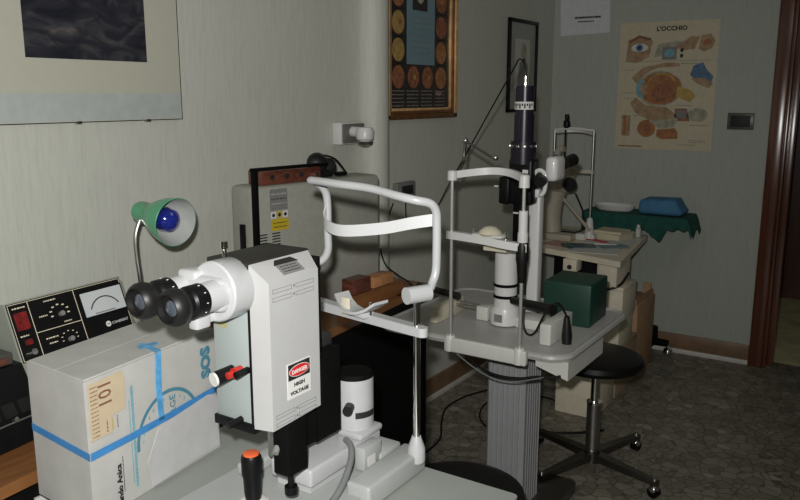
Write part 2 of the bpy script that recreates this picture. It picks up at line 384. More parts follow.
for (ya, cols) in ((.112, 0), (.475, 1)):
    for k in range(6):
        z_ = .182 + .114 * k
        p.ell(B, ya, z_, .048, .049, 0, .001, [M_fundr, M_fundy, M_fundy, M_fund, M_fundr, M_fundy][k] if not cols else [M_fund, M_fund, M_fundr, M_fundr, M_fund, M_fund][k])
        p.ell(B, ya + .012, z_, .010, .011, .001, .0004, M_fundy if k % 2 else M_fundr)
        p.rect(B, .052, z_ + .056, .170, z_ + .058, 0, .0006, M_greyink); p.rect(B, .425, z_ + .056, .54, z_ + .058, 0, .0006, M_greyink)
for ya in (.235, .355): p.ell(B, ya, .182, .046, .049, 0, .001, M_fundr); p.ell(B, ya + .01, .182, .010, .011, .001, .0004, M_fundy)
for r_ in range(5):
    for c_ in range(4): p.scribble(B, .062 + c_ * .12, .056 + r_ * .016, .062 + c_ * .12 + .095, .061 + r_ * .016, 0, M_greyink, h=.005)
p.text(B, 'Azyr', .43, .105, .028, 0, M_pink)
p.build('print', None, t)

t = thing('framed_picture', 'black-framed picture of a pale grey figure on left wall near corner', 'picture', (0.0, 4.14, 1.405))
y0, y1, z0, z1 = 3.96, 4.335, 1.405, 1.91
fm = MB()
for a in ((y0, z0, y0 + .018, z1), (y1 - .018, z0, y1, z1), (y0, z0, y1, z0 + .018), (y0, z1 - .018, y1, z1)): fm.bb((.001, a[0], a[1]), (.02, a[2], a[3]), bev=.002)
fm.build('frame', M_black, t)
B = BX(.009, y0, z0)
p = MB().bb((.002, y0 + .02, z0 + .02), (.009, y1 - .02, z1 - .02), m=M_greyink.copy())
p.mats[0] = mat('grey_mount', (.30, .31, .29), .4)
p.rect(B, .09, .13, .285, .40, 0, .0006, mat('pale_print', (.52, .52, .48), .5))
p.ell(B, .20, .33, .035, .05, .0006, .0005, M_eyeg).poly(B, [(.12, .15), (.24, .13), (.26, .26), (.21, .30), (.15, .27)], .0006, .0005, M_greyink)
p.build('print', None, t)

# back wall
t = thing('paper_notice', 'white paper notice with two printed lines taped near room corner', 'notice', (.19, YB, 1.85))
B = BY(YB - .002)
MB().poly(B, [(.045, 1.848), (.345, 1.858), (.335, 2.20), (.03, 2.20)], 0, .001, mat('notice_paper', (.62, .63, .66), .6)).build('sheet', None, t)
MB().scribble(B, .13, 1.944, .29, 1.955, .0012, M_ink, h=.006, gap=.15).scribble(B, .15, 1.923, .25, 1.930, .0012, M_ink, h=.005, gap=.2).build('printed_lines', None, t)

t = thing('anatomy_poster', "cream wall poster titled L'OCCHIO with drawings of the eye", 'poster', (.68, YB, 1.19))
B = BY(YB - .001, .41, 1.19)   # 0.545 x 0.715
p = MB().rect(B, 0, 0, .545, .715, 0, .001, mat('poster_paper', (.55, .49, .35), .45))
B = BY(YB - .002, .41, 1.19)
T = .0003
p.text(B, "L'OCCHIO", .29, .664, .034, 0, M_ink, align='CENTER', bold=.0014, sx=1.05)
def ar(seq, off, m): p.poly(B, seq, off, T, m)
ar([(.04, .50), (.05, .62), (.12, .64), (.19, .61), (.17, .52), (.10, .49)], 0, M_eyet)
p.ell(B, .115, .575, .048, .022, T, T, M_paper).ell(B, .115, .575, .020, .020, 2 * T, T, M_bluei).ell(B, .115, .575, .009, .009, 3 * T, T, M_ink)
ar([(.05, .61), (.11, .645), (.18, .625), (.18, .612), (.11, .628), (.06, .600)], T, M_brink)
ar([(.20, .52), (.22, .59), (.27, .60), (.40, .61), (.44, .635), (.42, .59), (.34, .57), (.26, .53)], 0, M_eyeg)
ar([(.31, .57), (.40, .63), (.445, .625), (.42, .56), (.36, .555)], T, M_eyet)
p.rect(B, .245, .505, .325, .575, 2 * T, T, M_greyink).ell(B, .285, .54, .028, .022, 3 * T, T, M_tealp)
p.ell(B, .352, .555, .009, .011, T, T, M_ink).ell(B, .352, .525, .009, .011, T, T, M_ink)
ar([(.44, .56), (.45, .63), (.50, .64), (.525, .60), (.51, .56), (.47, .545)], 0, M_eyet); p.ell(B, .485, .595, .022, .018, T, T, M_eyeo, rot=30)
p.rect(B, .03, .497, .53, .499, 0, T, M_greyink)
# large eyeball
ar([(0.078, 0.407), (0.145, 0.467), (0.268, 0.489), (0.346, 0.486), (0.346, 0.467), (0.223, 0.462), (0.156, 0.428), (0.111, 0.373)], 0, M_eyet)
ar([(0.078, 0.264), (0.111, 0.208), (0.223, 0.153), (0.313, 0.148), (0.346, 0.197), (0.290, 0.241), (0.167, 0.253), (0.111, 0.296)], 0, M_eyet)
ar([(0.190, 0.164), (0.257, 0.120), (0.335, 0.131), (0.358, 0.186), (0.290, 0.175)], T, M_eyeg)
p.ell(B, 0.240, 0.346, 0.130, .098, 2 * T, T, M_eyeg).ell(B, 0.246, 0.346, 0.119, .090, 3 * T, T, M_eyeo)
p.ell(B, 0.139, 0.346, 0.031, .052, 4 * T, T, M_tealp).ell(B, 0.153, 0.346, 0.020, .042, 5 * T, T, M_eyet)
p.arc(B, 0.251, 0.346, 0.083, 30, 160, .008, 4 * T, T, M_eyey).arc(B, 0.251, 0.346, 0.050, -60, 80, .006, 4 * T, T, M_fundr)
p.ell(B, 0.262, 0.324, 0.061, .050, 5 * T, T, M_fundr, rot=20)
ar([(0.341, 0.362), (0.419, 0.335), (0.442, 0.302), (0.414, 0.269), (0.335, 0.302)], 4 * T, M_eyey)
ar([(.405, .42), (.42, .47), (.47, .488), (.49, .45), (.53, .41), (.52, .38), (.47, .39), (.425, .40)], 0, M_bluei)
ar([(.41, .40), (.48, .405), (.53, .375), (.51, .345), (.45, .37)], T, M_eyet)
ar([(.335, .165), (.335, .235), (.40, .235), (.42, .165)], 0, M_fundr); p.rect(B, .345, .18, .40, .225, T, T, M_greyink); p.ell(B, .46, .20, .055, .038, 0, T, M_eyeg)
p.rect(B, .035, .075, .085, .195, 0, T, M_eyet); p.rect(B, .045, .08, .06, .19, T, T, M_eyeo)
p.ell(B, .18, .12, .052, .050, 0, T, M_eyeo).ell(B, .185, .125, .020, .018, T, T, M_fundr)
ar([(.24, .075), (.24, .115), (.34, .125), (.36, .10), (.36, .065), (.27, .06)], 0, M_eyeo)
for (a, b, c) in ((.03, .45, .06), (.03, .32, .06), (.04, .29, .07), (.35, .48, .1), (.34, .25, .08), (.42, .14, .1), (.42, .055, .09), (.36, .03, .1), (.42, .045, .09), (.10, .19, .05)):
    p.scribble(B, a, b, a + c, b + .004, 0, M_greyink, h=.004)
p.scribble(B, .02, .012, .16, .020, 0, M_brink, h=.005, gap=.15)
p.build('printed_sheet', None, t)

t = thing('wall_switch', 'dark square switch plate on back wall right of the eye poster', 'switch', (1.098, YB, 1.31))
MB().box((1.098, YB - .006, 1.36), (.135, .012, .09), bev=.004, m=mat('dark_switch_plate', (.09, .09, .085), .35)).build('plate', None, t)
MB().box((1.098, YB - .014, 1.36), (.10, .006, .06), bev=.002, m=M_ink).build('rocker', None, t)

t = thing('outlet_box', 'white box with grey front fixed to left wall beside the pipe', 'socket', (0.0, 2.5, 1.31))
MB().bb((.001, 2.42, 1.31), (.045, 2.56, 1.395), bev=.004).build('housing', M_white2, t)
MB().bb((.045, 2.425, 1.315), (.056, 2.56, 1.39), bev=.003).build('cover', mat('grey_cover', (.14, .14, .13), .4), t)
t = thing('plug_adapter', 'white round plug adapter sticking out of the wall outlet box', 'plug', (.11, 2.53, 1.30))
MB().cyl((.058, 2.475, 1.360), (.11, 2.475, 1.358), .02).build('plug_body', M_white2, t)
MB().lathe([(.022, .0), (.034, .012), (.036, .04), (.03, .055)], (.118, 2.475, 1.322)).build('dome', M_white2, t)
MB().lathe([(.012, -.008), (.028, 0), (.033, .012)], (.118, 2.475, 1.312)).build('base_ring', M_steel, t)
t = thing('wall_socket', 'small dark grey socket on left wall behind the white headrest', 'socket', (0, 2.91, 1.05))
MB().bb((.001, 2.84, 1.05), (.03, 2.99, 1.12), bev=.006).build('housing', M_lgrey, t)
MB().bb((.03, 2.87, 1.065), (.036, 2.96, 1.105), bev=.003).build('face', M_ink, t)

# ------------------------------------------------------------------ desk along the left wall
t = thing('desk', 'wooden desk with orange-brown top and black side panels along left wall', 'desk', (.2, 1.5, 0))
MB().prism([(.02, -.3), (.630, -.3), (.378, 2.54), (.02, 2.54)], .755, .78).build('desktop', M_desk, t)
MB().prism([(.04, 2.50), (.368, 2.50), (.368, 2.53), (.04, 2.53)], 0, .755).build('end_panel', M_deskd, t)
MB().prism([(.430, 1.65), (.448, 1.65), (.372, 2.50), (.354, 2.50)], .002, .755).build('front_panel', M_deskd, t)
MB().prism([(.04, 1.25), (.46, 1.25), (.46, 1.28), (.04, 1.28)], 0, .755).build('partition_panel', M_deskd, t)
MB().prism([(.03, -.25), (.48, -.25), (.40, 1.25), (.03, 1.25)], .56, .58).build('shelf', M_deskd, t)
MB().prism([(.03, -.25), (.56, -.25), (.56, -.22), (.03, -.22)], 0, .755).build('end_panel', M_deskd, t)

# cabinet (grey)
XF[0] = rotz(-9, (.25, 2.0, 0))
t = thing('power_cabinet', 'large grey metal equipment cabinet with yellow sticker against left wall', 'machine', (.2, 2.0, .75))
cx = .25
MB().bb((.125, 1.752, .785), (cx, 2.32, 1.220), bev=.018, seg=3).build('casing', M_cab, t)
B = BX(cx, 0, 0)
MB().rect(B, 1.815, 1.14, 1.885, 1.208, 0, .001, M_lgrey).scribble(B, 1.82, 1.19, 1.88, 1.194, .001, M_greyp, h=.004).scribble(B, 1.82, 1.175, 1.88, 1.178, .001, M_ink, h=.004).scribble(B, 1.82, 1.16, 1.88, 1.163, .001, M_greyp, h=.004).build('rating_label', None, t)
MB().rect(B, 1.818, 1.075, 1.888, 1.112, 0, .001, M_yel).scribble(B, 1.825, 1.098, 1.88, 1.101, .001, M_ink, h=.003).scribble(B, 1.825, 1.085, 1.88, 1.088, .001, M_ink, h=.003).build('warning_label', None, t)
q = MB()
for k in range(3): q.rect(B, 1.817 + k * .024, 1.115, 1.837 + k * .024, 1.136, 0, .001, [M_paper, M_yel, M_paper][k]); q.ell(B, 1.827 + k * .024, 1.125, .006, .006, .001, .0003, M_ink)
q.build('symbol_label', None, t)
for y_ in (1.768, 1.82):
    v = MB()
    for k in range(16): v.rect(B, y_, .93 + k * .009, y_ + .032, .934 + k * .009, 0, .001, M_ink)
    v.build('vent', None, t)
MB().bb((.185, 1.741, .96), (.205, 1.752, 1.10), bev=.002).build('handle_slot', M_black, t)
t = thing('black_bracket', 'black metal strap bracket hanging down the front of the grey cabinet', 'bracket', (.29, 1.9, 1.09))
MB().bb((.256, 1.738, .92), (.270, 1.758, 1.275), bev=.003).build('upright', M_blackm, t)
MB().bb((.250, 1.738, 1.270), (.270, 2.05, 1.280), bev=.003).build('top_bar', M_blackm, t)
t = thing('wooden_case', 'red-brown wooden block with metal studs lying on the grey cabinet', 'case', (.22, 1.9, 1.218))
MB().bb((.175, 1.79, 1.2215), (.246, 2.035, 1.266), bev=.003).build('body', M_redw, t)
B = BX(.246)
for y_ in (1.83, 1.89, 1.95): MB().ell(B, y_, 1.246, .008, .008, 0, .003, M_ink).build('hole', None, t)
MB().cyl((.246, 2.01, 1.24), (.258, 2.01, 1.24), .007, m=M_chrome).build('screw', None, t)
t = thing('headset', 'black ophthalmoscope headset lying on top of the grey cabinet', 'headset', (.17, 2.13, 1.218))
MB().lathe([(.012, 0), (.03, .005), (.036, .03), (.028, .05), (.012, .055)], (.17, 2.085, 1.268), (.8, -.6, .15)).build('front_lens', M_black, t)
MB().lathe([(.025, 0), (.032, .01), (.032, .05), (.022, .06)], (.16, 2.10, 1.254), (.3, .95, -.05)).bb((.14, 2.06, 1.2215), (.20, 2.12, 1.25), bev=.008).build('rear_housing', M_rubber, t)
MB().tube([(.16, 2.08, 1.296), (.17, 2.13, 1.293), (.18, 2.17, 1.275), (.19, 2.21, 1.226)], .0035).build('band', M_black, t)
MB().box((.20, 2.17, 1.2295), (.025, .04, .014), bev=.003).build('battery_clip', M_black, t)
XF[0] = Matrix.Identity(4)

# desk lamp
t = thing('desk_lamp', 'green gooseneck desk lamp with a blue bulb beside left wall', 'lamp', (.20, 1.36, .782))
MB().lathe([(.075, 0), (.075, .012), (.055, .022), (.012, .028), (.012, .06)], (.17, 1.36, .782)).build('base', M_green, t)
MB().tube([(.17, 1.36, .83), (.18, 1.34, .90), (.20, 1.325, 1.0), (.20, 1.318, 1.08), (.202, 1.318, 1.14), (.205, 1.34, 1.19)], .0058).build('gooseneck', M_steel, t)
ax = V((.975, -.06, -.10)).normalized(); o = V((.330, 1.345, 1.178)) - ax * .155
sh = t_ = MB().lathe([(.012, -.004), (.026, 0), (.029, .01), (.029, .048), (.034, .058), (.046, .085), (.058, .12), (.064, .155), (.0625, .156), (.056, .12), (.044, .088), (.030, .062), (.002, .060)], o, ax, n=36)
shade = sh.build('lamp_shade', M_green, t)
MB().lathe([(.0622, .1555), (.0555, .12), (.0435, .088), (.029, .064), (.002, .0625)], o, ax, n=36, open_=True).build('lining', M_inner, shade)
MB().lathe([(.012, .062), (.014, .07), (.027, .090), (.0325, .112), (.029, .135), (.016, .148), (.001, .151)], o, ax).build('bulb', M_bulb, t)

# control console behind the carton
t = thing('laser_console', 'black-fronted control console with dial meter standing behind the cardboard box', 'console', (.25, 1.08, .752))
TL, TR, BL = V((.268, .905, 1.050)), V((.268, 1.207, 1.056)), V((.325, .903, .920))
u = (TR - TL).normalized(); v = (TL - BL).normalized(); n_ = u.cross(v).normalized()
if n_.x < 0: n_ = -n_
hh = (TL - BL).length; ww = (TR - TL).length
B = (BL, u, v, n_)
MB().add([BL - n_ * 0, BL + u * ww, TR, TL, V((.06, .90, .92)), V((.06, 1.21, .92)), V((.06, 1.21, .985)), V((.06, .90, .985))],
         [(0, 1, 2, 3), (4, 7, 6, 5), (0, 4, 5, 1), (3, 2, 6, 7), (0, 3, 7, 4), (1, 5, 6, 2)]).build('casing', M_console, t)
MB().bb((.08, .90, .782), (.325, 1.21, .920)).build('plinth', M_console, t)
MB().rect(B, .004, .004, ww - .004, hh - .004, .0002, .002, M_black).build('front_panel', None, t)
l = MB()
def fr_(a0, b0, a1, b1, w=.0012, m=M_cpaper):
    for r_ in ((a0, b0, a1, b0 + w), (a0, b1 - w, a1, b1), (a0, b0, a0 + w, b1), (a1 - w, b0, a1, b1)): l.rect(B, *r_, .0022, .0004, m)
fr_(.006, .006, ww - .006, hh - .006); l.rect(B, .052, .006, .0535, hh - .006, .0022, .0004, M_cpaper); l.rect(B, .167, .006, .1685, hh - .006, .0022, .0004, M_cpaper)
l.rect(B, .0535, .060, .167, .0615, .0022, .0004, M_cpaper)
for k in range(7):
    a = R(200 - k * 36); l.rect(B, .118 + .022 * math.cos(a), .092 + .018 * math.sin(a), .124 + .022 * math.cos(a), .095 + .018 * math.sin(a), .0022, .0003, M_cpaper)
for k in range(7):
    a = R(200 - k * 36); l.rect(B, .125 + .02 * math.cos(a), .030 + .015 * math.sin(a), .129 + .02 * math.cos(a), .032 + .015 * math.sin(a), .0022, .0003, M_cpaper)
for (a, b, c) in ((.07, .092, .02), (.09, .124, .03), (.125, .067, .02), (.07, .040, .03), (.075, .028, .02), (.015, .124, .03), (.015, .06, .02)): l.scribble(B, a, b, a + c, b + .003, .0022, M_cpaper, h=.002)
l.ell(B, .232, .034, .007, .007, .0022, .0004, M_paper).rect(B, .228, .033, .236, .035, .0026, .0003, M_ink)
l.text(B, 'COHERENT', .242, .0305, .0088, .0022, M_paper)
l.build('markings', None, t)
MB().rect(B, .175, .058, .295, .124, .0022, .004, M_black).build('meter_bezel', None, t)
MB().rect(B, .179, .062, .291, .120, .0062, .001, M_meter).arc(B, .235, .060, .042, 25, 155, .003, .0072, .0004, M_ink).rect(B, .205, .064, .26, .067, .0072, .0004, M_lgrey).build('meter_face', None, t)
MB().rect(B, .014, .075, .044, .115, .0022, .002, M_led).build('power_display', None, t)
MB().rect(B, .022, .04, .038, .052, .0022, .003, M_led).build('red_button', None, t)
for (a, b) in ((.122, .088), (.126, .026)): MB().cyl(B[0] + u * a + v * b + n_ * .002, B[0] + u * a + v * b + n_ * .012, .006, m=M_lgrey).build('dial_knob', None, t)
MB().cyl(B[0] + u * .03 + v * .022 + n_ * .002, B[0] + u * .03 + v * .022 + n_ * .014, .007, m=M_chrome).build('key_switch', None, t)

# black decks and devices at the far left
t = thing('tape_deck', 'black electronic deck with sloped keys on the desk left of the cardboard box', 'recorder', (.33, .76, .751))
MB().add([(.14, .60, .782), (.44, .60, .782), (.40, .90, .782), (.14, .90, .782), (.14, .60, .93), (.35, .60, .93), (.33, .90, .93), (.14, .90, .93), (.43, .60, .82), (.395, .90, .82)],
         [(0, 3, 2, 1), (4, 5, 6, 7), (0, 1, 8, 5, 4), (3, 7, 6, 9, 2), (0, 4, 7, 3), (1, 2, 9, 8), (8, 9, 6, 5)]).build('casing', M_black, t)
a_, b_, c_ = V((.43, .60, .82)), V((.395, .90, .82)), V((.35, .60, .93)); u = (b_ - a_).normalized(); v = (c_ - a_).normalized(); n_ = u.cross(v).normalized(); n_ = n_ if n_.x > 0 else -n_
B = (a_, u, v, n_)
k_ = MB()
for i in range(7): k_.rect(B, .03 + i * .038, .025, .058 + i * .038, .055, 0, .006, M_rubber)
k_.build('key_row', None, t)
for (a, b, w_, h_) in ((.03, .09, .07, .03), (.115, .09, .035, .03), (.03, .060, .10, .004), (.16, .060, .11, .003)):
    MB().rect(B, a, b, a + w_, b + .0015, .003, .001, M_steel).rect(B, a, b + h_, a + w_, b + h_ + .0015, .003, .001, M_steel).build('metal_edge', None, t)
for a in (.05, .09, .13, .24): MB().cyl(a_ + u * a + v * .018 + n_ * .001, a_ + u * a + v * .018 + n_ * .008, .004, m=M_steel).build('button', None, t)
MB().rect(B, .02, .07, .28, .074, 0, .003, M_steel).rect(B, .02, .012, .28, .015, 0, .002, M_steel).rect(B, .05, .085, .14, .125, 0, .003, M_rubber).rect(B, .16, .085, .26, .125, 0, .003, M_rubber).build('trim_lines', None, t)
for a in (.20, .225, .25): MB().cyl(a_ + u * a + v * .105 + n_ * .003, a_ + u * a + v * .105 + n_ * .009, .003, m=M_chrome).build('button', None, t)
t = thing('flat_recorder', 'flat dark grey unit with a reddish edge lying on the black deck', 'recorder', (.24, .74, .931))
MB().bb((.15, .61, .931), (.325, .885, .958), bev=.004, m=mat('dark_grey_case', (.07, .065, .06), .45)).build('casing', None, t)
MB().bb((.325, .63, .936), (.332, .87, .950), bev=.002, m=mat('reddish_edge', (.13, .045, .03), .5)).build('edge', None, t)
t = thing('video_recorder', 'black recorder with white buttons on the shelf under the desktop', 'recorder', (.36, .66, .58))
MB().bb((.12, .42, .581), (.50, .91, .745), bev=.004).build('casing', M_black, t)
B = BX(.50)
MB().rect(B, .44, .60, .90, .603, 0, .001, M_steel).rect(B, .44, .738, .90, .740, 0, .001, M_steel).rect(B, .862, .60, .866, .738, 0, .001, M_steel).build('trim_lines', None, t)
for (a, b, c, d) in ((.80, .690, .83, .708), (.80, .665, .84, .675), (.70, .67, .73, .70)): MB().rect(B, a, b, c, d, 0, .006, M_paper).build('button', None, t)

# ------------------------------------------------------------------ near table with the laser slit lamp
t = thing('laser_table', 'pale grey-green table carrying the laser microscope and the cardboard box', 'table', (1.0, .9, 0))
MB().prism(rrect(.635, .20, 1.34, 1.272, .012), .722, .75).build('tabletop', M_table, t)
for (x_, y_) in ((.67, .35), (1.26, .35), (.67, 1.18), (1.26, 1.18)):
    MB().bb((x_ - .02, y_ - .02, 0), (x_ + .02, y_ + .02, .722), bev=.003).build('leg', M_offw, t)
MB().bb((.62, 1.17, .60), (1.26, 1.19, .70)).build('apron', M_deskd, t)

# carton
cz0, cz1 = .751, 1.016
t = thing('cardboard_box', 'white cardboard box printed 101 with blue strapping on near table', 'box', (.64, .92, .75))
C0, C1 = V((.752, .762, 0)), V((.708, 1.108, 0)); u = (C1 - C0).normalized(); nn = V((u.y, -u.x, 0)); wd = (C1 - C0).length; dp = .182; LD = V((-.183, .010, 0)) / .182
def cp(a, d, z): q = C0 + u * a + LD * d; return V((q.x, q.y, z))
bm_ = MB(); NG = 14
# slightly bowed faces with a real wall thickness
def bow(a, d, z):
    q = cp(a, d, z); f = math.sin(math.pi * min(max(a / wd, 0), 1)) * math.sin(math.pi * (z - cz0) / (cz1 - cz0)); return q + nn * (.004 * f if d < .01 else -.003 * f)
gx, gz = 12, 8; vs = []
ring = [(wd * i / gx, 0) for i in range(gx)] + [(wd, dp * i / 6) for i in range(6)] + [(wd * (1 - i / gx), dp) for i in range(gx)] + [(0, dp * (1 - i / 6)) for i in range(6)]
for k in range(gz + 1):
    z = cz0 + (cz1 - cz0) * k / gz
    vs += [bow(a, d, z) for a, d in ring]
N = len(ring)
bm_.add(vs, [(k * N + i, k * N + (i + 1) % N, (k + 1) * N + (i + 1) % N, (k + 1) * N + i) for k in range(gz) for i in range(N)] + [tuple(range(N))[::-1], tuple(range(gz * N, gz * N + N))])
bm_.build('carton', M_carton, t)
B = (cp(0, 0, cz0), u, V((0, 0, 1)), nn)
H_ = cz1 - cz0
# top flaps
MB().prism([tuple(cp(.004, .004, 0)[:2]), tuple(cp(wd - .004, .004, 0)[:2]), tuple(cp(wd - .004, dp / 2 - .001, 0)[:2]), tuple(cp(.004, dp / 2 - .001, 0)[:2])], cz1, cz1 + .003).build('flap', M_carton, t)
MB().prism([tuple(cp(.004, dp / 2 + .001, 0)[:2]), tuple(cp(wd - .004, dp / 2 + .001, 0)[:2]), tuple(cp(wd - .004, dp - .004, 0)[:2]), tuple(cp(.004, dp - .004, 0)[:2])], cz1, cz1 + .003).build('flap', M_carton, t)
e = .0045
ST = MB()
def strip(pts, w, off, m, th=.0008):   # band following a polyline on the face
    for i in range(len(pts) - 1):
        (a, b), (c, d) = pts[i], pts[i + 1]; dx, dy = c - a, d - b; L = math.hypot(dx, dy); px, py = -dy / L * w / 2, dx / L * w / 2
        ST.poly(B, [(a - px, b - py), (c - px, d - py), (c + px, d + py), (a + px, b + py)], off, th, m)
strip([(0, .128), (.10, .128), (.20, .131), (wd, .138)], .014, e, M_strap)
Bs = (cp(0, 0, cz0), LD, V((0, 0, 1)), -u)
ST.poly(Bs, [(-.004, .121), (dp, .131), (dp, .145), (-.004, .135)], .0005, .001, M_strap)
ST.bb((0, 0, 0), (.0001, .0001, .0001)) if False else None
ST.build('horizontal_strap', None, t)
ST = MB(); strip([(.175, .13), (.172, .20), (.176, H_ + .001)], .015, e, M_strapl)
Bt = (cp(0, 0, cz1 + .003), u, LD, V((0, 0, 1)))
ST.poly(Bt, [(.170, -.005), (.186, -.005), (.190, .03), (.178, .035)], .0005, .001, M_strapl)
ST.poly(Bt, [(.165, .035), (.205, .025), (.21, .04), (.17, .052)], .0015, .001, M_strapl).poly(Bt, [(.18, .048), (.196, .045), (.19, .062), (.18, .06)], .0005, .001, M_strapl)
ST.build('vertical_tape', None, t)
P = MB().poly(B, [(.004, .155), (.052, .155), (.052, .185), (.085, .19), (.088, .245), (.082, H_ - .003), (.004, H_ - .006)], e, .0006, M_peach)
P.text(B, '101', .026, H_ - .008, .042, e + .0006, M_brink, rot=-90, bold=.0003, sx=.8)
for k in range(13): P.scribble(B, .008, .160 + k * .0075, .024, .162 + k * .0075, e + .0006, M_brink, h=.0015)
for k in range(3): P.scribble(B, .040 + k * .012, .160, .0425 + k * .012, .182, e + .0006, M_yel if k == 1 else M_brink, h=.002, vert=True)
P.build('paper_label', None, t)
P = MB()
P.scribble(B, .100, .025, .106, .225, e, M_tealp, h=.003, gap=.15, vert=True)
P.scribble(B, .094, .035, .096, .20, e, M_tealp, h=.002, gap=.3, vert=True)
P.build('green_text', None, t)
P = MB().arc(B, .195, .098, .084, 5, 185, .007, e, .0005, M_teal, n=40)
for k in range(14):
    a = R(12 + k * 12.5); P.rect(B, .195 + .071 * math.cos(a) - .0015, .098 + .071 * math.sin(a) - .003, .195 + .071 * math.cos(a) + .0015, .098 + .071 * math.sin(a) + .003, e, .0004, M_tealp)
P.text(B, 'RGE', .215, .130, .022, e, M_teal, rot=90)
P.build('dial_emblem', None, t)
MB().text(B, 'SOS', .322, .172, .038, e, M_teal, rot=90, bold=.0022).build('printed_letters', None, t)
MB().scribble(B, .325, .045, .328, .12, e, M_tealp, h=.002, gap=.3, vert=True).build('small_text', None, t)
MB().text(B, 'alendo Anica', .066, .002, .0165, e, M_ink, rot=90, bold=.0006).scribble(B, .070, .03, .0715, .10, e, M_ink, h=.0012, gap=.3, vert=True).build('maker_text', None, t)
MB().poly(B, [(.165, .118), (.19, .122), (.31, .134), (.34, .125), (.34, .01), (.14, .006), (.13, .06)], e + .0002, .0015, mat('white_tape_patch', (.47, .47, .475), .35)).build('plastic_sheet', None, t)

# laser slit lamp
t = thing('laser_slit_lamp', 'large white laser slit lamp microscope with DANGER sign and black eyepieces', 'microscope', (.98, 1.0, .75))
MB().prism(rrect(.845, .55, 1.12, 1.245, .03), .751, .775).build('base_plate', M_base, t)
MB().bb((1.084, 1.062, .751), (1.138, 1.262, .798), bev=.007, seg=3).build('side_rail', M_base, t)
MB().bb((.865, 1.0, .776), (.90, 1.21, .80), bev=.006, seg=3).build('side_rail', M_base, t)
MB().bb((.945, 1.01, .792), (1.045, 1.235, .828), bev=.006, seg=3).bb((.955, 1.02, .776), (1.035, 1.22, .792)).build('cross_slide', M_white, t)
MB().bb((.99, 1.16, .828), (1.05, 1.235, .842), bev=.005).build('slide_cap', M_white, t)
MB().bb((1.047, 1.14, .778), (1.072, 1.20, .826), bev=.004, m=M_base).rect(BX(1.072), 1.150, .785, 1.175, .805, 0, .001, M_paper).build('connector', None, t)
MB().cyl((1.003, 1.20, .842), (1.003, 1.20, .946), .040, n=36).build('illumination_tower', M_white, t)
MB().cyl((1.003, 1.20, .946), (1.003, 1.20, .955), .0405, .036, n=36).build('tower_cap', M_blackm, t)
MB().cyl((1.018, 1.166, .893), (1.029, 1.143, .893), .010).build('tower_knob', M_rubber, t)
MB().add([V((1.003, 1.20, 0)) + V((math.cos(R(a)) * .0418, math.sin(R(a)) * .0418, z)) for z in (.868, .881) for a in range(-50, 20, 5)],
         [(i, i + 1, 15 + i, 14 + i) for i in range(13)]).build('scale_label', M_ink, t)
MB().bb((.94, 1.047, .865), (1.03, 1.122, 1.035), bev=.002).bb((.94, 1.044, 1.03), (1.04, 1.056, 1.22), bev=.002).build('rear_bracket', M_blackm, t)
MB().bb((.985, 1.085, 1.035), (1.013, 1.12, 1.058), bev=.003).rect(BX(1.013), 1.096, 1.04, 1.106, 1.052, 0, .001, M_ink).build('side_switch', M_white, t)
# head
hd = MB()
hd.bb((.932, .897, .953), (1.018, 1.042, 1.226), bev=.002); hd.build('side_housing', M_side, t)
MB().bb((.928, .893, 1.226), (1.022, 1.046, 1.234), bev=.0015).build('top_plate', M_top, t)
MB().bb((.928, .893, .938), (1.022, 1.046, .955), bev=.0015).bb((1.017, .8935, .948), (1.0215, 1.0455, 1.232)).build('edge_trim', M_black, t)
co = MB(); X0, X1 = 1.0215, 1.06
co.add([(X0, .895, .948), (X0, 1.044, .948), (X0, 1.044, 1.231), (X0, .895, 1.231),
        (X1, .900, .950), (X1, 1.024, .955), (X1, 1.024, 1.206), (X1, .900, 1.203)],
       [(4, 5, 6, 7), (0, 3, 2, 1), (0, 4, 7, 3), (1, 2, 6, 5), (3, 7, 6, 2), (0, 1, 5, 4)])
cover = co.build('front_cover', M_head, t)
B = BX(X1)
sg = MB().rect(B, .937, .993, .997, 1.056, 0, .001, M_paper).rect(B, .939, 1.026, .995, 1.054, .001, .0004, M_ink).ell(B, .967, 1.040, .026, .0105, .0014, .0004, M_paper).ell(B, .967, 1.040, .025, .0095, .0018, .0003, M_redink)
sg.text(B, 'DANGER', .967, 1.0362, .0098, .0021, M_paper, align='CENTER', bold=.0003).text(B, 'HIGH', .967, 1.0130, .0088, .001, M_ink, align='CENTER', bold=.0004, sx=1.3).text(B, 'VOLTAGE', .967, .9990, .0088, .001, M_ink, align='CENTER', bold=.0004, sx=1.2)
sg.build('danger_sign', None, cover)
for (z_, n_k) in ((1.188, 2), (.972, 2)):
    for k in range(n_k):
        for (a0, a1) in ((.908, .955), (.965, 1.012)):
            s_ = MB(); zz = z_ - k * .014
            for r_ in ((a0, zz - .0035, a1, zz - .0027), (a0, zz + .0027, a1, zz + .0035), (a0, zz - .0035, a0 + .0009, zz + .0035), (a1 - .0009, zz - .0035, a1, zz + .0035)): s_.rect(B, *r_, 0, .0004, M_lgrey)
            s_.build('vent_slot', None, cover)
        MB().ell(B, .960, z_ - k * .014 + .001, .0022, .0022, 0, .001, M_lgrey).build('screw', None, cover)
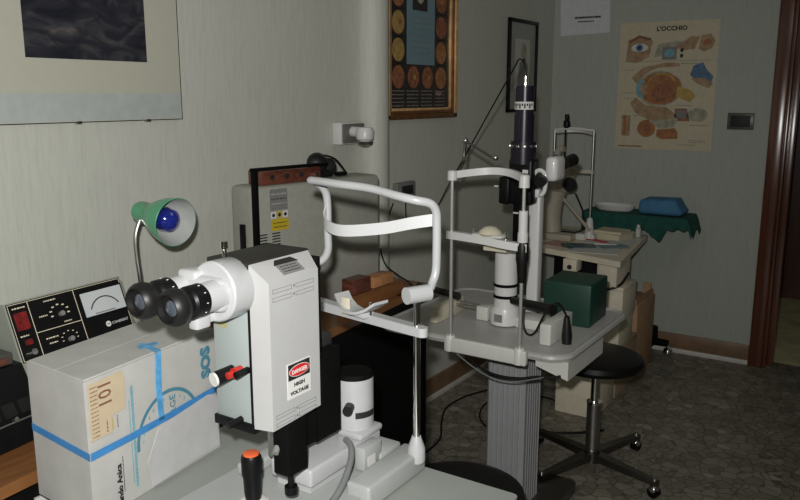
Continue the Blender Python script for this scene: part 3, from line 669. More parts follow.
# plate on the sloping top of the cover
pa, pb = V((X0, .97, 1.231)), V((X1, .97, 1.2045)); sv = (pa - pb).normalized(); nu = V((0, 1, 0)); nrm = nu.cross(sv); nrm = nrm if nrm.x > 0 else -nrm
B2 = (pb, nu, sv, nrm)
MB().rect(B2, -.027, .007, .027, .031, 0, .001, M_lgrey).poly(B2, [(-.03, .030), (.03, .030), (.02, .041), (-.02, .041)], 0, .0016, M_ink).scribble(B2, -.02, .012, .02, .014, .001, M_ink, h=.002).scribble(B2, -.02, .018, .02, .020, .001, M_ink, h=.002).scribble(B2, -.02, .024, .02, .026, .001, M_ink, h=.002).build('name_plate', None, cover)
# eyepieces
dz = 1.19; DCX = .984
MB().lathe([(.048, .0), (.050, .003), (.050, .043), (.0475, .046)], (DCX, .897, dz), (0, -1, 0), n=40).build('objective_drum', M_white, t)
MB().bb((DCX - .066, .835, dz + .006), (DCX - .02, .885, dz + .034), bev=.008, seg=3).box((DCX - .018, .848, dz - .002), (.105, .030, .056), bev=.014, seg=3).build('prism_housing', M_white, t)
for xe, ex in ((.999, 'r'), (.928, 'l')):
    ee = MB().cyl((xe, .872, dz), (xe, .800, dz - .001), .0255, .0235, n=32).build('eyepiece_tube', M_white, t)
    MB().lathe([(.0245, 0), (.0262, .002), (.0262, .026), (.023, .030), (.023, .040)], (xe, .812, dz - .001), (0, -1, -.02), n=32).build('focus_ring', M_black, ee)
    MB().lathe([(.0235, 0), (.027, .004), (.0295, .012), (.0295, .020), (.027, .026), (.0235, .030), (.021, .0295), (.019, .022), (.0115, .020)], (xe, .775, dz - .002), (0, -1, -.02), n=32).build('eyecup', M_rubber, ee)
    MB().lathe([(.0125, 0), (.009, .002), (.0001, .003)], (xe, .7535, dz - .0028), (0, -1, -.02), n=24, m=mat('eye_lens', (.06, .07, .09), .05, coat=1.0)).build('eye_lens', None, ee)
    mk = MB()
    for k in range(10): a = R(k * 36); mk.box((xe + .0262 * math.cos(a), .802, dz - .001 + .0262 * math.sin(a)), (.0012, .003, .0012), m=M_paper)
    mk.build('scale_marks', None, ee)
MB().bb((.945, .82, dz - .050), (.985, .885, dz - .030), bev=.006).bb((.975, .805, dz - .052), (.995, .835, dz - .024), bev=.004).build('bracket_plate', M_white, t)
MB().cyl((.958, .905, 1.234), (.958, .905, 1.256), .004, m=M_chrome).cyl((.958, .905, 1.250), (.958, .905, 1.262), .0065, m=M_chrome).build('lock_screw', None, t)
kn = MB().cyl((.975, .897, 1.040), (.968, .862, 1.036), .0125, m=M_black).build('filter_knob', None, t)
MB().cyl((.968, .862, 1.036), (.9672, .858, 1.0356), .0122, m=M_paper).build('knob_cap', None, kn)
MB().cyl((.995, .896, 1.046), (.993, .880, 1.045), .0095, m=M_red).cyl((.993, .882, 1.045), (.991, .868, 1.044), .006, m=M_red).build('red_knob', None, t, label='red knob')
MB().cyl((1.01, .897, 1.050), (1.01, .868, 1.049), .006, m=M_black).build('small_knob', None, t)
MB().cyl((.990, .900, .958), (.984, .872, .952), .006, m=M_black).build('lower_lever', None, t)
# yellowed specks stickers on the side
MB().rect(BY(.8968), .945, 1.115, .965, 1.125, 0, .0004, mat('yellow_tape', (.33, .30, .14), .6)).build('yellow_mark', None, t)
# black bracket and knob under the head
MB().bb((1.022, .938, .850), (1.058, .988, .950), bev=.002).bb((1.0, .985, .87), (1.03, 1.05, .94)).build('lower_bracket', M_blackm, t)
MB().cyl((1.030, .940, .900), (1.034, .930, .893), .006, m=M_greyink).build('bracket_roller', None, t)
MB().cyl((1.052, .948, .864), (1.052, .948, .822), .0055, m=M_black).cyl((1.052, .948, .830), (1.052, .948, .816), .0115, m=M_black).build('locking_knob', None, t)
MB().cyl((.945, 1.03, .828), (.945, 1.03, .955), .016, m=M_steel).build('support_post', None, t)
jx, jy = .972, .936
MB().lathe([(.028, 0), (.028, .006), (.018, .012)], (jx, jy, .776), m=M_offw).build('joystick_collar', None, t)
jo = MB().lathe([(.013, 0), (.0155, .02), (.0165, .05), (.0185, .056), (.0185, .088), (.016, .093)], (jx, jy, .779), (-.02, 0, 1), m=M_black).build('joystick', None, t)
MB().lathe([(.0145, 0), (.0145, .003), (.012, .004)], (jx - .0018, jy, .872), (-.02, 0, 1), m=M_orange).build('joystick_button', None, jo, label='orange button')
# headrest
RP, LP = V((1.131, 1.235, 0)), V((.800, 1.300, 0)); hu = (RP - LP).normalized(); hn = V((-hu.y, hu.x, 0))
MB().lathe([(.017, 0), (.0185, .005), (.0175, .03), (.011, .048), (.009, .054)], (RP.x, RP.y, .779)).build('post_foot', M_white, t)
MB().cyl((RP.x, RP.y, .80), (RP.x, RP.y, 1.118), .0072, m=M_chrome).build('post', None, t)
MB().cyl((LP.x, LP.y, .785), (LP.x, LP.y, 1.118), .0072, m=M_chrome).build('post', None, t)
MB().bb((.845, 1.19, .7755), (1.077, 1.262, .797), bev=.005).build('rear_beam', M_base, t)
MB().bb((.785, 1.235, .7755), (.845, 1.32, .797), bev=.004).build('post_bracket', M_base, t)
cl = RP + V((0, 0, 1.124))
MB().cyl(cl - hn * .024 - hu * .006, cl + hn * .026 + hu * .006, .0165, n=32).build('clamp', M_white, t)
MB().cyl(LP + V((0, 0, 1.124)) - hn * .02, LP + V((0, 0, 1.124)) + hn * .03, .0165, n=32).build('clamp', M_white, t)
r_t = .0085
UR = V((1.142, 1.289, 0)); UL = V((.838, 1.332, 0))
def at_(p, z, d=0, s_=0): return (p.x + hn.x * d + hu.x * s_, p.y + hn.y * d + hu.y * s_, z)
MB().tube([at_(RP, 1.128, .020), at_(RP, 1.131, .032, .004), at_(UR, 1.142, -.010), at_(UR, 1.160, -.002), at_(UR, 1.19), at_(UR, 1.25), at_(UR, 1.280, -.003), at_(UR, 1.296, -.016, -.004), at_(UR, 1.303, -.040, -.020),
           at_(UR, 1.309, -.052, -.055), at_(UR, 1.318, -.056, -.13), at_(UL, 1.322, -.056, .10), at_(UL, 1.323, -.056, .035), at_(UL, 1.322, -.052, .008), at_(UL, 1.318, -.034, .0), at_(UL, 1.302, -.012), at_(UL, 1.275, 0), at_(UL, 1.20), at_(UL, 1.165, 0), at_(UL, 1.145, -.006, -.006), at_(UL, 1.132, -.018, -.018), at_(UL, 1.126, -.030, -.034)], r_t, n=14, smooth=6).build('headrest_tube', M_white, t)
MB().band([at_(UL, 1.262, .006, .0), at_(UL, 1.240, -.020, .012), at_(UL, 1.228, -.042, .05), at_(UL, 1.226, -.050, .11), at_(UR, 1.238, -.042, -.11), at_(UR, 1.254, -.022, -.045), at_(UR, 1.262, -.004, -.008)], .024, .003).build('forehead_band', mat('white_band', (.60, .61, .62), .35, var=.02), t)
ch = MB(); a_, b_ = RP + V((0, 0, 1.052)), LP + V((0, 0, 1.045))
e1 = RP + hu * .014
ch.add([(e1 - hu * 0 + hn * s_ * .011 + V((0, 0, z))) for z in (1.043, 1.061) for s_ in (-1, 1)] + [(LP - hu * .012 + hn * s_ * .013 + V((0, 0, z))) for z in (1.040, 1.060) for s_ in (-1, 1)],
       [(0, 1, 3, 2), (4, 6, 7, 5), (0, 4, 5, 1), (2, 3, 7, 6), (0, 2, 6, 4), (1, 5, 7, 3)])
ch.cyl((e1.x, e1.y, 1.043), (e1.x, e1.y, 1.061), .0112)
ch.build('chin_bar', M_white, t)
cc = LP + hu * .190 - hn * .012
cr = MB(); pts = [(cc + hu * a + hn * d + V((0, 0, 1.066 + .0 + 7.5 * a * a))) for a, d in ((-.058, 0), (-.04, -.006), (-.02, -.010), (0, -.012), (.02, -.010), (.04, -.006), (.06, 0))]
vs = []
for p_ in pts: vs += [p_ - hn * .02 - V((0, 0, .003)), p_ + hn * .02 - V((0, 0, .003)), p_ + hn * .02 + V((0, 0, .003)), p_ - hn * .02 + V((0, 0, .003))]
cr.add(vs, [(4 * k + j, 4 * k + (j + 1) % 4, 4 * k + 4 + (j + 1) % 4, 4 * k + 4 + j) for k in range(6) for j in range(4)] + [(3, 2, 1, 0), (24, 25, 26, 27)])
cr.box(cc + V((0, 0, 1.060)), (.05, .03, .012), rz=math.degrees(math.atan2(hu.y, hu.x)), bev=.003)
cr.build('chin_rest', M_white, t)
MB().box(cc - hn * .021 - hu * .022 + V((0, 0, 1.076)), (.024, .004, .034), rz=math.degrees(math.atan2(hu.y, hu.x)), bev=.001, m=M_ivory).build('chin_paper_clip', None, t)
MB().cyl(cc + hu * .03 + V((0, 0, 1.062)), cc + hu * .03 + V((0, 0, 1.088)), .003, m=M_chrome).build('pin', None, t)
MB().tube([(1.030, 1.135, .838), (1.052, 1.122, .836), (1.072, 1.095, .822), (1.090, 1.045, .800), (1.098, .99, .784), (1.10, .90, .7835), (1.08, .80, .783)], .0062, n=12).build('grey_cable', M_gcable, t, label='thick grey cable')

# ------------------------------------------------------------------ wooden blocks on the desk
t = tag(MB().prism([(.312, 2.03), (.372, 2.03), (.372, 2.36), (.312, 2.36)], .7805, .832).build('wooden_board', M_desk), 'thick wooden board lying on the far end of the desk under two blocks', 'board')
t = thing('wooden_block', 'dark red-brown wooden block on the far end of the desk', 'block', (.34, 2.10, .8325), 'wooden blocks on the desk')
MB().box((.343, 2.105, .858), (.055, .095, .050), rz=-1, bev=.003).build('body', M_redw, t)
MB().box((.343, 2.105, .8835), (.052, .090, .001), rz=-1, m=M_redw).build('lid', None, t)
t = thing('wooden_block', 'light orange wooden block beside the dark block at the desk end', 'block', (.34, 2.25, .8325), 'wooden blocks on the desk')
MB().box((.343, 2.235, .852), (.055, .12, .038), rz=-1, bev=.003).build('body', M_lightw, t)
tag(MB().tube([(.005, 2.84, 1.03), (.02, 2.78, .98), (.06, 2.66, .90), (.15, 2.56, .83), (.24, 2.52, .80), (.30, 2.50, .785), (.36, 2.44, .7845), (.378, 2.38, .7845), (.385, 2.30, .7845)], .003).build('thin_cable', M_cable), 'thin black cable running from the wall socket down across the desk end', 'cable')
t = thing('mains_plug', 'black plug and lead at the left edge of the grey cabinet', 'plug', (.3, 1.62, .76))
MB().cyl((.30, 1.63, .97), (.31, 1.665, 1.0), .012).build('plug_body', M_rubber, t)
MB().tube([(.31, 1.66, 1.0), (.31, 1.64, .985), (.30, 1.60, .95), (.28, 1.56, .86), (.27, 1.54, .787)], .006).build('lead', M_cable, t)

# ------------------------------------------------------------------ middle instrument table
TP = (.74, 2.44, 0)
XF[0] = Matrix.Identity(4)
t = thing('instrument_table', 'grey plastic-topped instrument table on a ribbed aluminium column', 'table', TP)
MB().prism(rrect(.395, 2.145, 1.090, 2.78, .07), .699, .717).build('tabletop', M_greyp, t)
rim = MB(); P = rrect(.400, 2.15, 1.085, 2.775, .068, 8); rim.tube([(x, y, .710) for x, y in P] + [(P[0][0], P[0][1], .710)], .012, n=8, smooth=0); rim.build('rim', M_greyp, t)
cl = MB()
prof = []
x0, x1, y0, y1 = .722, .868, 2.36, 2.51
front = []
nr = 6
for k in range(nr):
    a = x0 + .012 + (x1 - x0 - .024) * k / nr; b = x0 + .012 + (x1 - x0 - .024) * (k + 1) / nr; w = (b - a)
    front += [(a, y0), (a + w * .62, y0), (a + w * .66, y0 + .006), (b - .0005, y0 + .006)]
poly_ = [(x0, y0 + .01), (x0 + .010, y0)] + front + [(x1 - .01, y0), (x1, y0 + .01)]
side = []
for k in range(6):
    a = y0 + .015 + (y1 - y0 - .03) * k / 6; w = (y1 - y0 - .03) / 6; side += [(x1, a), (x1, a + w * .6), (x1 - .005, a + w * .66), (x1 - .005, a + w * .97)]
poly_ += side + [(x1, y1 - .01), (x1 - .01, y1), (x0 + .01, y1), (x0, y1 - .01)]
cl.prism(poly_, .05, .70); cl.build('column', M_alu, t)
MB().prism(rrect(.66, 2.22, .96, 2.68, .03), .015, .05).build('foot', M_dsteel, t)
for (x_, y_) in ((.90, 2.26), (.68, 2.26), (.68, 2.64), (.90, 2.64)): MB().sphere((x_ + .02, y_, .02), .02, m=M_chrome).build('castor', None, t)
MB().add([(.985, 2.17, .672), (1.088, 2.18, .638), (1.088, 2.50, .638), (.985, 2.50, .638), (.985, 2.17, .698), (1.088, 2.18, .698), (1.088, 2.50, .698), (.985, 2.50, .698)], [(0, 3, 2, 1), (4, 5, 6, 7), (0, 1, 5, 4), (1, 2, 6, 5), (2, 3, 7, 6), (3, 0, 4, 7)]).build('drawer_unit', M_offw, t)
MB().bb((.62, 2.32, .67), (.90, 2.60, .70)).build('mounting_plate', M_dsteel, t)

t = thing('slit_lamp', 'white slit lamp with tall black camera tube and arched headrest', 'microscope', (.74, 2.4, .718))
HX0, HX1, HY = .716, .958, 2.105
MB().bb((.70, 2.09, .690), (.985, 2.112, .738), bev=.006, seg=3).build('headrest_beam', M_offw, t)
for hx in (HX0, HX1):
    MB().lathe([(.018, 0), (.018, .045), (.014, .052)], (hx, 2.105, .692)).build('post_foot', M_offw, t)
    MB().cyl((hx, 2.105, .73), (hx, 2.105, 1.26), .0052, m=M_post).build('post', None, t)
HY = 2.105
arc_ = [(HX0 + (HX1 - HX0) * k / 8, HY + .075 * math.sin(math.pi * k / 8), 1.258 + .012 * math.sin(math.pi * k / 8)) for k in range(9)]
MB().band(arc_, .022, .012).lathe([(.015, -.014), (.015, .012), (.010, .016)], (HX0, HY, 1.256)).lathe([(.016, -.022), (.015, .012), (.010, .016)], (HX1, HY, 1.256)).build('forehead_arch', M_white2, t)
MB().cyl((HX1, HY, 1.065), (HX1, HY, 1.165), .0135).cyl((HX1, HY, 1.055), (HX1, HY, 1.10), .0155).build('sleeve', M_white2, t)
MB().band([(HX0 - .012, HY - .002, 1.070), (HX0 + .05, HY - .012, 1.071), (HX0 + .13, HY - .018, 1.068), (HX1 - .05, HY - .014, 1.061), (HX1 + .015, HY, 1.055)], .024, .022).build('chin_bar', M_white2, t)
cx_ = .850
MB().lathe([(.0001, .022), (.018, .019), (.032, .008), (.037, 0), (.030, -.006)], (cx_, 2.105, 1.088)).build('chin_cushion', M_ivory, t)
MB().box((cx_, 2.105, 1.082), (.10, .05, .010), bev=.004).build('chin_rest', M_offw, t)
for s_ in (-1, 1): MB().cyl((cx_ + s_ * .055, 2.10, 1.065), (cx_ + s_ * .055, 2.10, 1.100), .0035, m=M_chrome).build('pin', None, t)
MB().lathe([(.009, 0), (.013, .015), (.016, .055), (.019, .07), (.019, .11), (.015, .125)], (HX1, HY, .948)).build('height_grip', M_rubber, t)
MB().bb((.775, 2.21, 1.01), (.855, 2.25, 1.022)).build('breath_plate', M_ivory, t)
# illumination tower and base
MB().lathe([(.050, 0), (.050, .05), (.044, .062)], (.772, 2.39, .722)).build('tower_base', M_white2, t)
MB().rect(BY(2.3405), .755, .735, .785, .762, 0, .0012, M_lgrey).build('tower_label', None, t)
MB().cyl((.772, 2.39, .78), (.772, 2.39, .965), .039, n=36).lathe([(.039, 0), (.034, .006), (.012, .012)], (.772, 2.39, .965)).build('illumination_tower', M_white2, t)
for z_ in (.815, .855): MB().cyl((.772, 2.39, z_), (.772, 2.39, z_ + .010), .0415, n=36, m=M_blackm).build('scale_ring', None, t)
MB().bb((.665, 2.38, .718), (.71, 2.44, .768), bev=.004).build('slide_block', M_offw, t)
MB().bb((.82, 2.37, .718), (.91, 2.47, .752), bev=.004).build('slide_block', M_offw, t)
MB().cyl((.575, 2.43, .755), (.67, 2.43, .752), .008, m=M_steel).cyl((.575, 2.40, .755), (.67, 2.40, .752), .006, m=M_steel).build('axle', None, t)
MB().bb((.545, 2.26, .718), (.575, 2.46, .775), bev=.004).build('rail_cover', M_ivory, t)
MB().bb((.965, 2.24, .718), (1.003, 2.43, .788), bev=.004).build('rail_cover', M_offw, t)
MB().cyl((.84, 2.30, .832), (1.01, 2.23, .842), .012, .0175).build('hand_lever', M_rubber, t)
MB().lathe([(.015, 0), (.017, .03), (.012, .07), (.008, .095)], (1.035, 2.30, .713), (-.04, 0, 1)).build('joystick', M_rubber, t)
MB().cyl((.49, 2.27, .842), (.665, 2.25, .832), .010, .013).build('side_lever', M_rubber, t)
MB().tube([(.90, 2.26, .82), (.905, 2.25, .77), (.925, 2.24, .745), (.955, 2.23, .76), (.99, 2.225, .83), (1.02, 2.25, .86), (1.035, 2.30, .80)], .0035).build('lead', M_cable, t)
# arm
MB().bb((.803, 2.49, .718), (.845, 2.53, 1.165), bev=.006, seg=3).bb((.81, 2.47, 1.155), (.848, 2.50, 1.185), bev=.006).build('arm_column', M_white2, t)
MB().tube([(.828, 2.47, 1.15), (.826, 2.47, 1.22), (.834, 2.47, 1.243), (.852, 2.47, 1.250), (.868, 2.47, 1.238), (.872, 2.47, 1.215), (.868, 2.47, 1.18), (.856, 2.47, 1.165)], .0075, n=12).build('arm_loop', M_white2, t)
MB().cyl((.868, 2.43, 1.215), (.862, 2.462, 1.217), .019, m=M_black).build('magnification_knob', None, t)
MB().box((.868, 2.56, 1.25), (.045, .09, .085), bev=.016, seg=3).build('binocular_housing', M_white2, t)
MB().cyl((.885, 2.60, 1.265), (.895, 2.66, 1.275), .02, .022, m=M_rubber).build('eyepiece', None, t)
MB().bb((.745, 2.44, 1.13), (.835, 2.50, 1.29), bev=.012, seg=3).bb((.715, 2.43, 1.13), (.755, 2.48, 1.225), bev=.008).build('microscope_body', M_black, t)
MB().bb((.765, 2.44, .99), (.805, 2.48, 1.14), bev=.010).bb((.77, 2.425, 1.20), (.79, 2.44, 1.23)).build('lower_optics', M_blackm, t)
MB().rect(BY(2.44), .80, 1.24, .82, 1.252, 0, .002, M_paper).rect(BY(2.4395), .77, 1.10, .79, 1.105, 0, .002, M_paper).rect(BY(2.42), .705, 1.19, .72, 1.195, 0, .001, M_paper).build('white_marks', None, t)
tb = MB().cyl((.787, 2.47, 1.27), (.787, 2.47, 1.345), .044).cyl((.787, 2.47, 1.34), (.787, 2.47, 1.435), .034, n=32).cyl((.787, 2.47, 1.43), (.787, 2.47, 1.53), .031, n=32).build('camera_tube', M_tube, t)
dots = MB()
for k in range(12): a = R(30 * k); dots.box((.787 + .0445 * math.cos(a), 2.47 + .0445 * math.sin(a), 1.33), (.012, .012, .010), rz=30 * k, bev=.002, m=M_steel)
dots.build('screw_ring', None, tb)
lb = MB(); 
def cylband(mb, c, r, z0, z1, a0, a1, m, st=8):
    n = max(2, int((a1 - a0) / st)); P = [V((c[0] + r * math.cos(R(a0 + (a1 - a0) * i / n)), c[1] + r * math.sin(R(a0 + (a1 - a0) * i / n)), z)) for z in (z0, z1) for i in range(n + 1)]
    mb.add(P, [(i, i + 1, n + 2 + i, n + 1 + i) for i in range(n)], m)
cylband(lb, (.787, 2.47), .0345, 1.452, 1.478, -150, -10, M_paper)
for k in range(9): cylband(lb, (.787, 2.47), .0348, 1.456 if k % 2 else 1.464, 1.472, -140 + k * 14, -131 + k * 14, M_ink, 4)
lb.build('label_band', None, tb)
MB().cyl((.787, 2.47, 1.53), (.787, 2.47, 1.562), .006, m=M_chrome).build('cable_socket', None, tb)
MB().tube([(.722, 2.11, 1.245), (.70, 2.17, 1.26), (.652, 2.29, 1.28), (.654, 2.30, 1.345)], .005, m=M_dsteel).cyl((.654, 2.30, 1.350), (.765, 2.30, 1.295), .004, m=M_dsteel).sphere((.654, 2.30, 1.352), .010, m=M_steel).sphere((.766, 2.30, 1.300), .010, m=M_steel).build('fixation_arm', None, t)
t = tag(MB().box((.953, 2.585, .7935), (.170, .19, .150), rz=2, bev=.007, seg=3).build('instrument_case', M_dgreen), 'dark green box standing on the grey instrument table', 'case')
XF[0] = Matrix.Identity(4)
tag(MB().tube([(.786, 2.468, 1.560), (.784, 2.47, 1.59), (.770, 2.48, 1.612), (.745, 2.50, 1.618), (.715, 2.53, 1.59), (.60, 2.63, 1.482), (.40, 2.81, 1.295), (.20, 2.99, 1.11), (.08, 3.10, .995), (.03, 3.10, .945), (.02, 3.02, .93), (.02, 2.93, .95), (.033, 2.90, 1.06)], .0027, n=8, smooth=8).build('camera_cable', M_cable), 'long thin black cable stretched from the wall up to the camera tube', 'cable')
tag(MB().tube([(.74, 2.14, .685), (.78, 2.12, .668), (.84, 2.11, .645), (.90, 2.11, .637), (.96, 2.12, .640), (1.01, 2.13, .652), (1.05, 2.135, .655), (1.08, 2.14, .665)], .0045).build('hanging_cable', M_cable), 'black cable looping under the front edge of the grey instrument table', 'cable')
tag(MB().tube([(.70, 2.14, .685), (.76, 2.13, .655), (.82, 2.125, .630), (.88, 2.12, .62), (.95, 2.12, .628), (1.03, 2.13, .655)], .0022).build('hanging_cable', M_gcable), 'thin grey cable hanging in front of the ribbed column', 'cable')

# ------------------------------------------------------------------ stools
t = thing('stool', 'round black stool on a chrome column behind the instrument table', 'stool', (.93, 2.90, 0))
sc_ = V((.935, 2.90, 0))
MB().lathe([(.15, 0), (.175, .006), (.182, .022), (.178, .04), (.15, .052), (.0001, .058)], sc_ + V((0, 0, .445)), n=48).build('seat', M_vinyl, t)
MB().cyl(sc_ + V((0, 0, .25)), sc_ + V((0, 0, .445)), .016, m=M_chrome).build('piston', None, t)
MB().cyl(sc_ + V((0, 0, .08)), sc_ + V((0, 0, .29)), .028, m=M_steel).lathe([(.030, 0), (.030, .01)], sc_ + V((0, 0, .285)), m=M_chrome).cyl(sc_ + V((0, 0, .04)), sc_ + V((0, 0, .09)), .035, m=M_dsteel).build('column', None, t)
for k, a in enumerate((-18, 70, 160, 250)):
    d = V((math.cos(R(a)), math.sin(R(a)), 0)); e_ = sc_ + d * .305
    lg = MB().add([sc_ + d * .02 + V((-d.y * w, d.x * w, z)) for w, z in ((-.022, .050), (.022, .050), (.022, .082), (-.022, .082))] + [e_ + V((-d.y * w, d.x * w, z)) for w, z in ((-.013, .052), (.013, .052), (.013, .070), (-.013, .070))],
             [(3, 2, 1, 0), (4, 5, 6, 7), (0, 1, 5, 4), (1, 2, 6, 5), (2, 3, 7, 6), (3, 0, 4, 7)]).build('leg', M_dsteel, t)
    q = e_ - d * .012
    MB().cyl(q + V((0, 0, .04)), q + V((0, 0, .078)), .008, m=M_chrome).sphere(q + V((0, 0, .034)), .020, (1, 1, .9), m=M_chrome).cyl(q + V((-d.y * .014, d.x * .014, .022)), q + V((d.y * .014, -d.x * .014, .022)), .022, m=M_black).build('castor', None, lg)
t = thing('stool', 'round black stool in front, its seat half hidden by the near table', 'stool', (.985, 1.70, 0))
sc2 = V((.985, 1.69, 0))
MB().lathe([(.14, 0), (.168, .006), (.174, .022), (.170, .036), (.14, .046), (.0001, .05)], sc2 + V((0, 0, .43)), n=48).build('seat', M_vinyl, t)
MB().cyl(sc2 + V((0, 0, .06)), sc2 + V((0, 0, .43)), .024, m=M_steel).build('column', None, t)
for k in range(5):
    a = 72 * k + 100; d = V((math.cos(R(a)), math.sin(R(a)), 0)); e_ = sc2 + d * .25
    lg = MB().tube([sc2 + d * .01 + V((0, 0, .07)), e_ + V((0, 0, .055))], .012, smooth=0).build('leg', M_dsteel, t)
    MB().cyl(e_ + V((0, 0, .04)), e_ + V((0, 0, .065)), .008, m=M_chrome).sphere(e_ + V((0, 0, .022)), .022, m=M_chrome).build('castor', None, lg)
t = thing('castor_stand', 'low black equipment stand with a shiny castor by the back wall skirting', 'stand', (.66, 4.50, 0))
fc = V((.69, 4.485, 0))
MB().bb((.63, 4.44, .06), (.755, 4.54, .17), bev=.015, seg=3).build('body', M_blackm, t)
for ex, ey in ((.825, 4.50), (.68, 4.575), (.58, 4.52), (.70, 4.41)):
    e_ = V((ex, ey, 0))
    MB().cyl(fc + V((0, 0, .085)), e_ + V((0, 0, .078)), .024, .020, m=M_blackm).build('leg', None, t)
    MB().sphere(e_ + V((0, 0, .028)), .028, m=M_chrome).cyl(e_ + V((0, 0, .03)), e_ + V((0, 0, .07)), .008, m=M_chrome).build('castor', None, t)

# ------------------------------------------------------------------ far table, slit lamp, tray
t = thing('far_table', 'cream-topped instrument table covered in papers near the back wall', 'table', (.52, 4.0, 0))
MB().prism([(.30, 3.72), (.805, 3.565), (.705, 4.36), (.17, 4.42)], .702, .73).build('tabletop', M_cream, t)
MB().bb((.655, 3.68, .575), (.755, 3.90, .702), bev=.004).build('leg_column', M_cream, t)
MB().bb((.50, 3.62, .64), (.57, 3.70, .702), bev=.004, m=M_cream).ell(BY(3.62), .535, .663, .012, .012, 0, .002, M_ink).build('key_box', None, t)
MB().bb((.28, 4.05, .03), (.59, 4.08, .702), bev=.004).build('under_top_shade', M_deskd, t)  # black sheet added to stand for the shade under the tabletop
MB().tube([(.60, 3.64, .60), (.68, 3.66, .56), (.76, 3.70, .58), (.79, 3.76, .64)], .006).build('lead', M_cable, t)
# cartons beneath
def carton(x0, x1, y0, y1, z0, z1, m, lab, nm='carton_box', seam=True, rz=0, grp=None):
    c = ((x0 + x1) / 2, (y0 + y1) / 2, z0); XF[0] = rotz(rz, c)
    t = thing(nm, lab, 'box', c, grp)
    MB().bb((x0, y0, z0 + .001), (x1, y1, z1), bev=.003).build('body', m, t)
    MB().bb((x0 - .001, y0 - .001, z1 - .02), (x1 + .001, y1 + .001, z1 + .002), bev=.002).build('lid', m, t)
    XF[0] = Matrix.Identity(4); return t
carton(.580, .778, 3.385, 3.66, 0, .235, M_cream, 'cream carton on the floor nearest, behind the chrome stool column', rz=0, grp='cartons under the far table')
carton(.60, .775, 3.69, 4.02, 0, .26, mat('tan_cardboard', (.40, .31, .20), .7, var=.08), 'tan carton on the floor behind the nearest cream carton', grp='cartons under the far table')
carton(.65, .775, 3.70, 3.92, .263, .41, M_cream, 'cream carton standing on the tan carton under the far table', grp='cartons under the far table')
carton(.655, .785, 3.70, 3.92, .414, .57, M_cream, 'cream carton on top of the stack under the far table', grp='cartons under the far table')
t = thing('brown_carton', 'tall brown cardboard carton with torn flap on the floor by back wall', 'box', (.63, 4.2, 0))
MB().bb((.53, 4.04, .001), (.765, 4.37, .40), bev=.004).build('body', M_kraft, t)
MB().prism([(.745, 4.05), (.755, 4.05), (.755, 4.36), (.745, 4.36)], .40, .43).bb((.70, 4.345, .40), (.745, 4.355, .46)).build('flap', M_kraft, t)
XF[0] = Matrix.Identity(4)

t = thing('slit_lamp', 'beige slit lamp with slim headrest on the paper-strewn far table', 'microscope', (.4, 4.0, .73))
MB().bb((.26, 3.92, .731), (.42, 4.12, .765), bev=.006).build('base', M_beige, t)
MB().tube([(.275, 4.02, .76), (.270, 4.02, .85), (.285, 4.02, .95), (.315, 4.02, 1.03)], .052, n=16).build('arm_column', M_beige, t)
MB().box((.335, 4.0, 1.06), (.12, .10, .15), bev=.03, seg=3).tube([(.28, 4.0, 1.10), (.30, 4.0, 1.2), (.335, 4.0, 1.22)], .02).build('microscope_body', M_beige, t)
MB().cyl((.30, 3.98, 1.165), (.312, 3.93, 1.16), .022, .026, m=M_rubber).build('eyepiece', None, t)
MB().cyl((.37, 3.97, 1.045), (.395, 3.93, 1.04), .026, m=M_rubber).cyl((.395, 3.93, 1.04), (.415, 3.90, 1.035), .036, m=M_rubber).build('eyepiece', None, t)
MB().tube([(.40, 4.02, .98), (.43, 4.01, .93), (.455, 4.0, .88), (.46, 4.0, .80), (.42, 3.98, .77)], .005).build('lead', M_cable, t)
MB().cyl((.33, 4.02, .95), (.50, 3.99, .79), .009, m=M_beige).build('support_arm', None, t)
for (hx, zb) in ((.27, .78), (.487, .80)):
    MB().cyl((hx, 4.02, .76), (hx, 4.02, 1.315), .007, m=M_steel).build('post', None, t)
    MB().lathe([(.030, 0), (.026, .02), (.016, .10), (.010, .11)], (hx, 4.02, .745), m=M_offw).build('post_foot', None, t)
MB().bb((.24, 4.0, .731), (.52, 4.05, .765), bev=.004).build('headrest_beam', M_offw, t)
MB().band([(.265, 4.02, 1.31), (.32, 4.07, 1.315), (.40, 4.08, 1.315), (.487, 4.02, 1.305)], .026, .008).build('forehead_arch', M_offw, t)
MB().band([(.265, 4.02, 1.31), (.37, 4.0, 1.325), (.487, 4.02, 1.318)], .008, .006).build('top_strap', M_offw, t)
MB().band([(.26, 4.02, 1.10), (.37, 3.99, 1.105), (.495, 4.02, 1.10)], .02, .02).build('chin_bar', M_beige, t)
MB().cyl((.33, 4.02, 1.12), (.33, 4.02, 1.34), .005, m=M_black).lathe([(.008, 0), (.018, .01), (.018, .035), (.010, .045), (.013, .06), (.010, .075)], (.335, 4.02, 1.325), m=M_black).build('fixation_light', None, t)

# papers
def sheet(pts, z, m, lab, nm='paper_sheet', th=.002, cat='paper', grp='papers on the far table'):
    t = MB().prism(pts, z, z + th, m=m).build(nm, None); tag(t, lab, cat, grp); return t
def quad(cx, cy, w, h, a):
    c, s = math.cos(R(a)), math.sin(R(a)); return [(cx + x * c - y * s, cy + x * s + y * c) for x, y in ((-w / 2, -h / 2), (w / 2, -h / 2), (w / 2, h / 2), (-w / 2, h / 2))]
sheet(quad(.415, 3.83, .20, .14, -15), .7305, M_pink, 'pinkish sheet at the left front of the far table')
sheet(quad(.60, 3.77, .26, .17, 12), .7305, M_paper, 'white sheet nearest the front edge of the far table')
sheet(quad(.655, 4.05, .11, .24, 5), .7305, M_paper, 'white sheet lying along the right side of the far table')
sheet(quad(.50, 3.83, .17, .11, 28), .7335, mat('dark_teal_cover', (.03, .08, .08), .4), 'dark teal folder lying on the papers of the far table', 'folder', .004, 'folder')
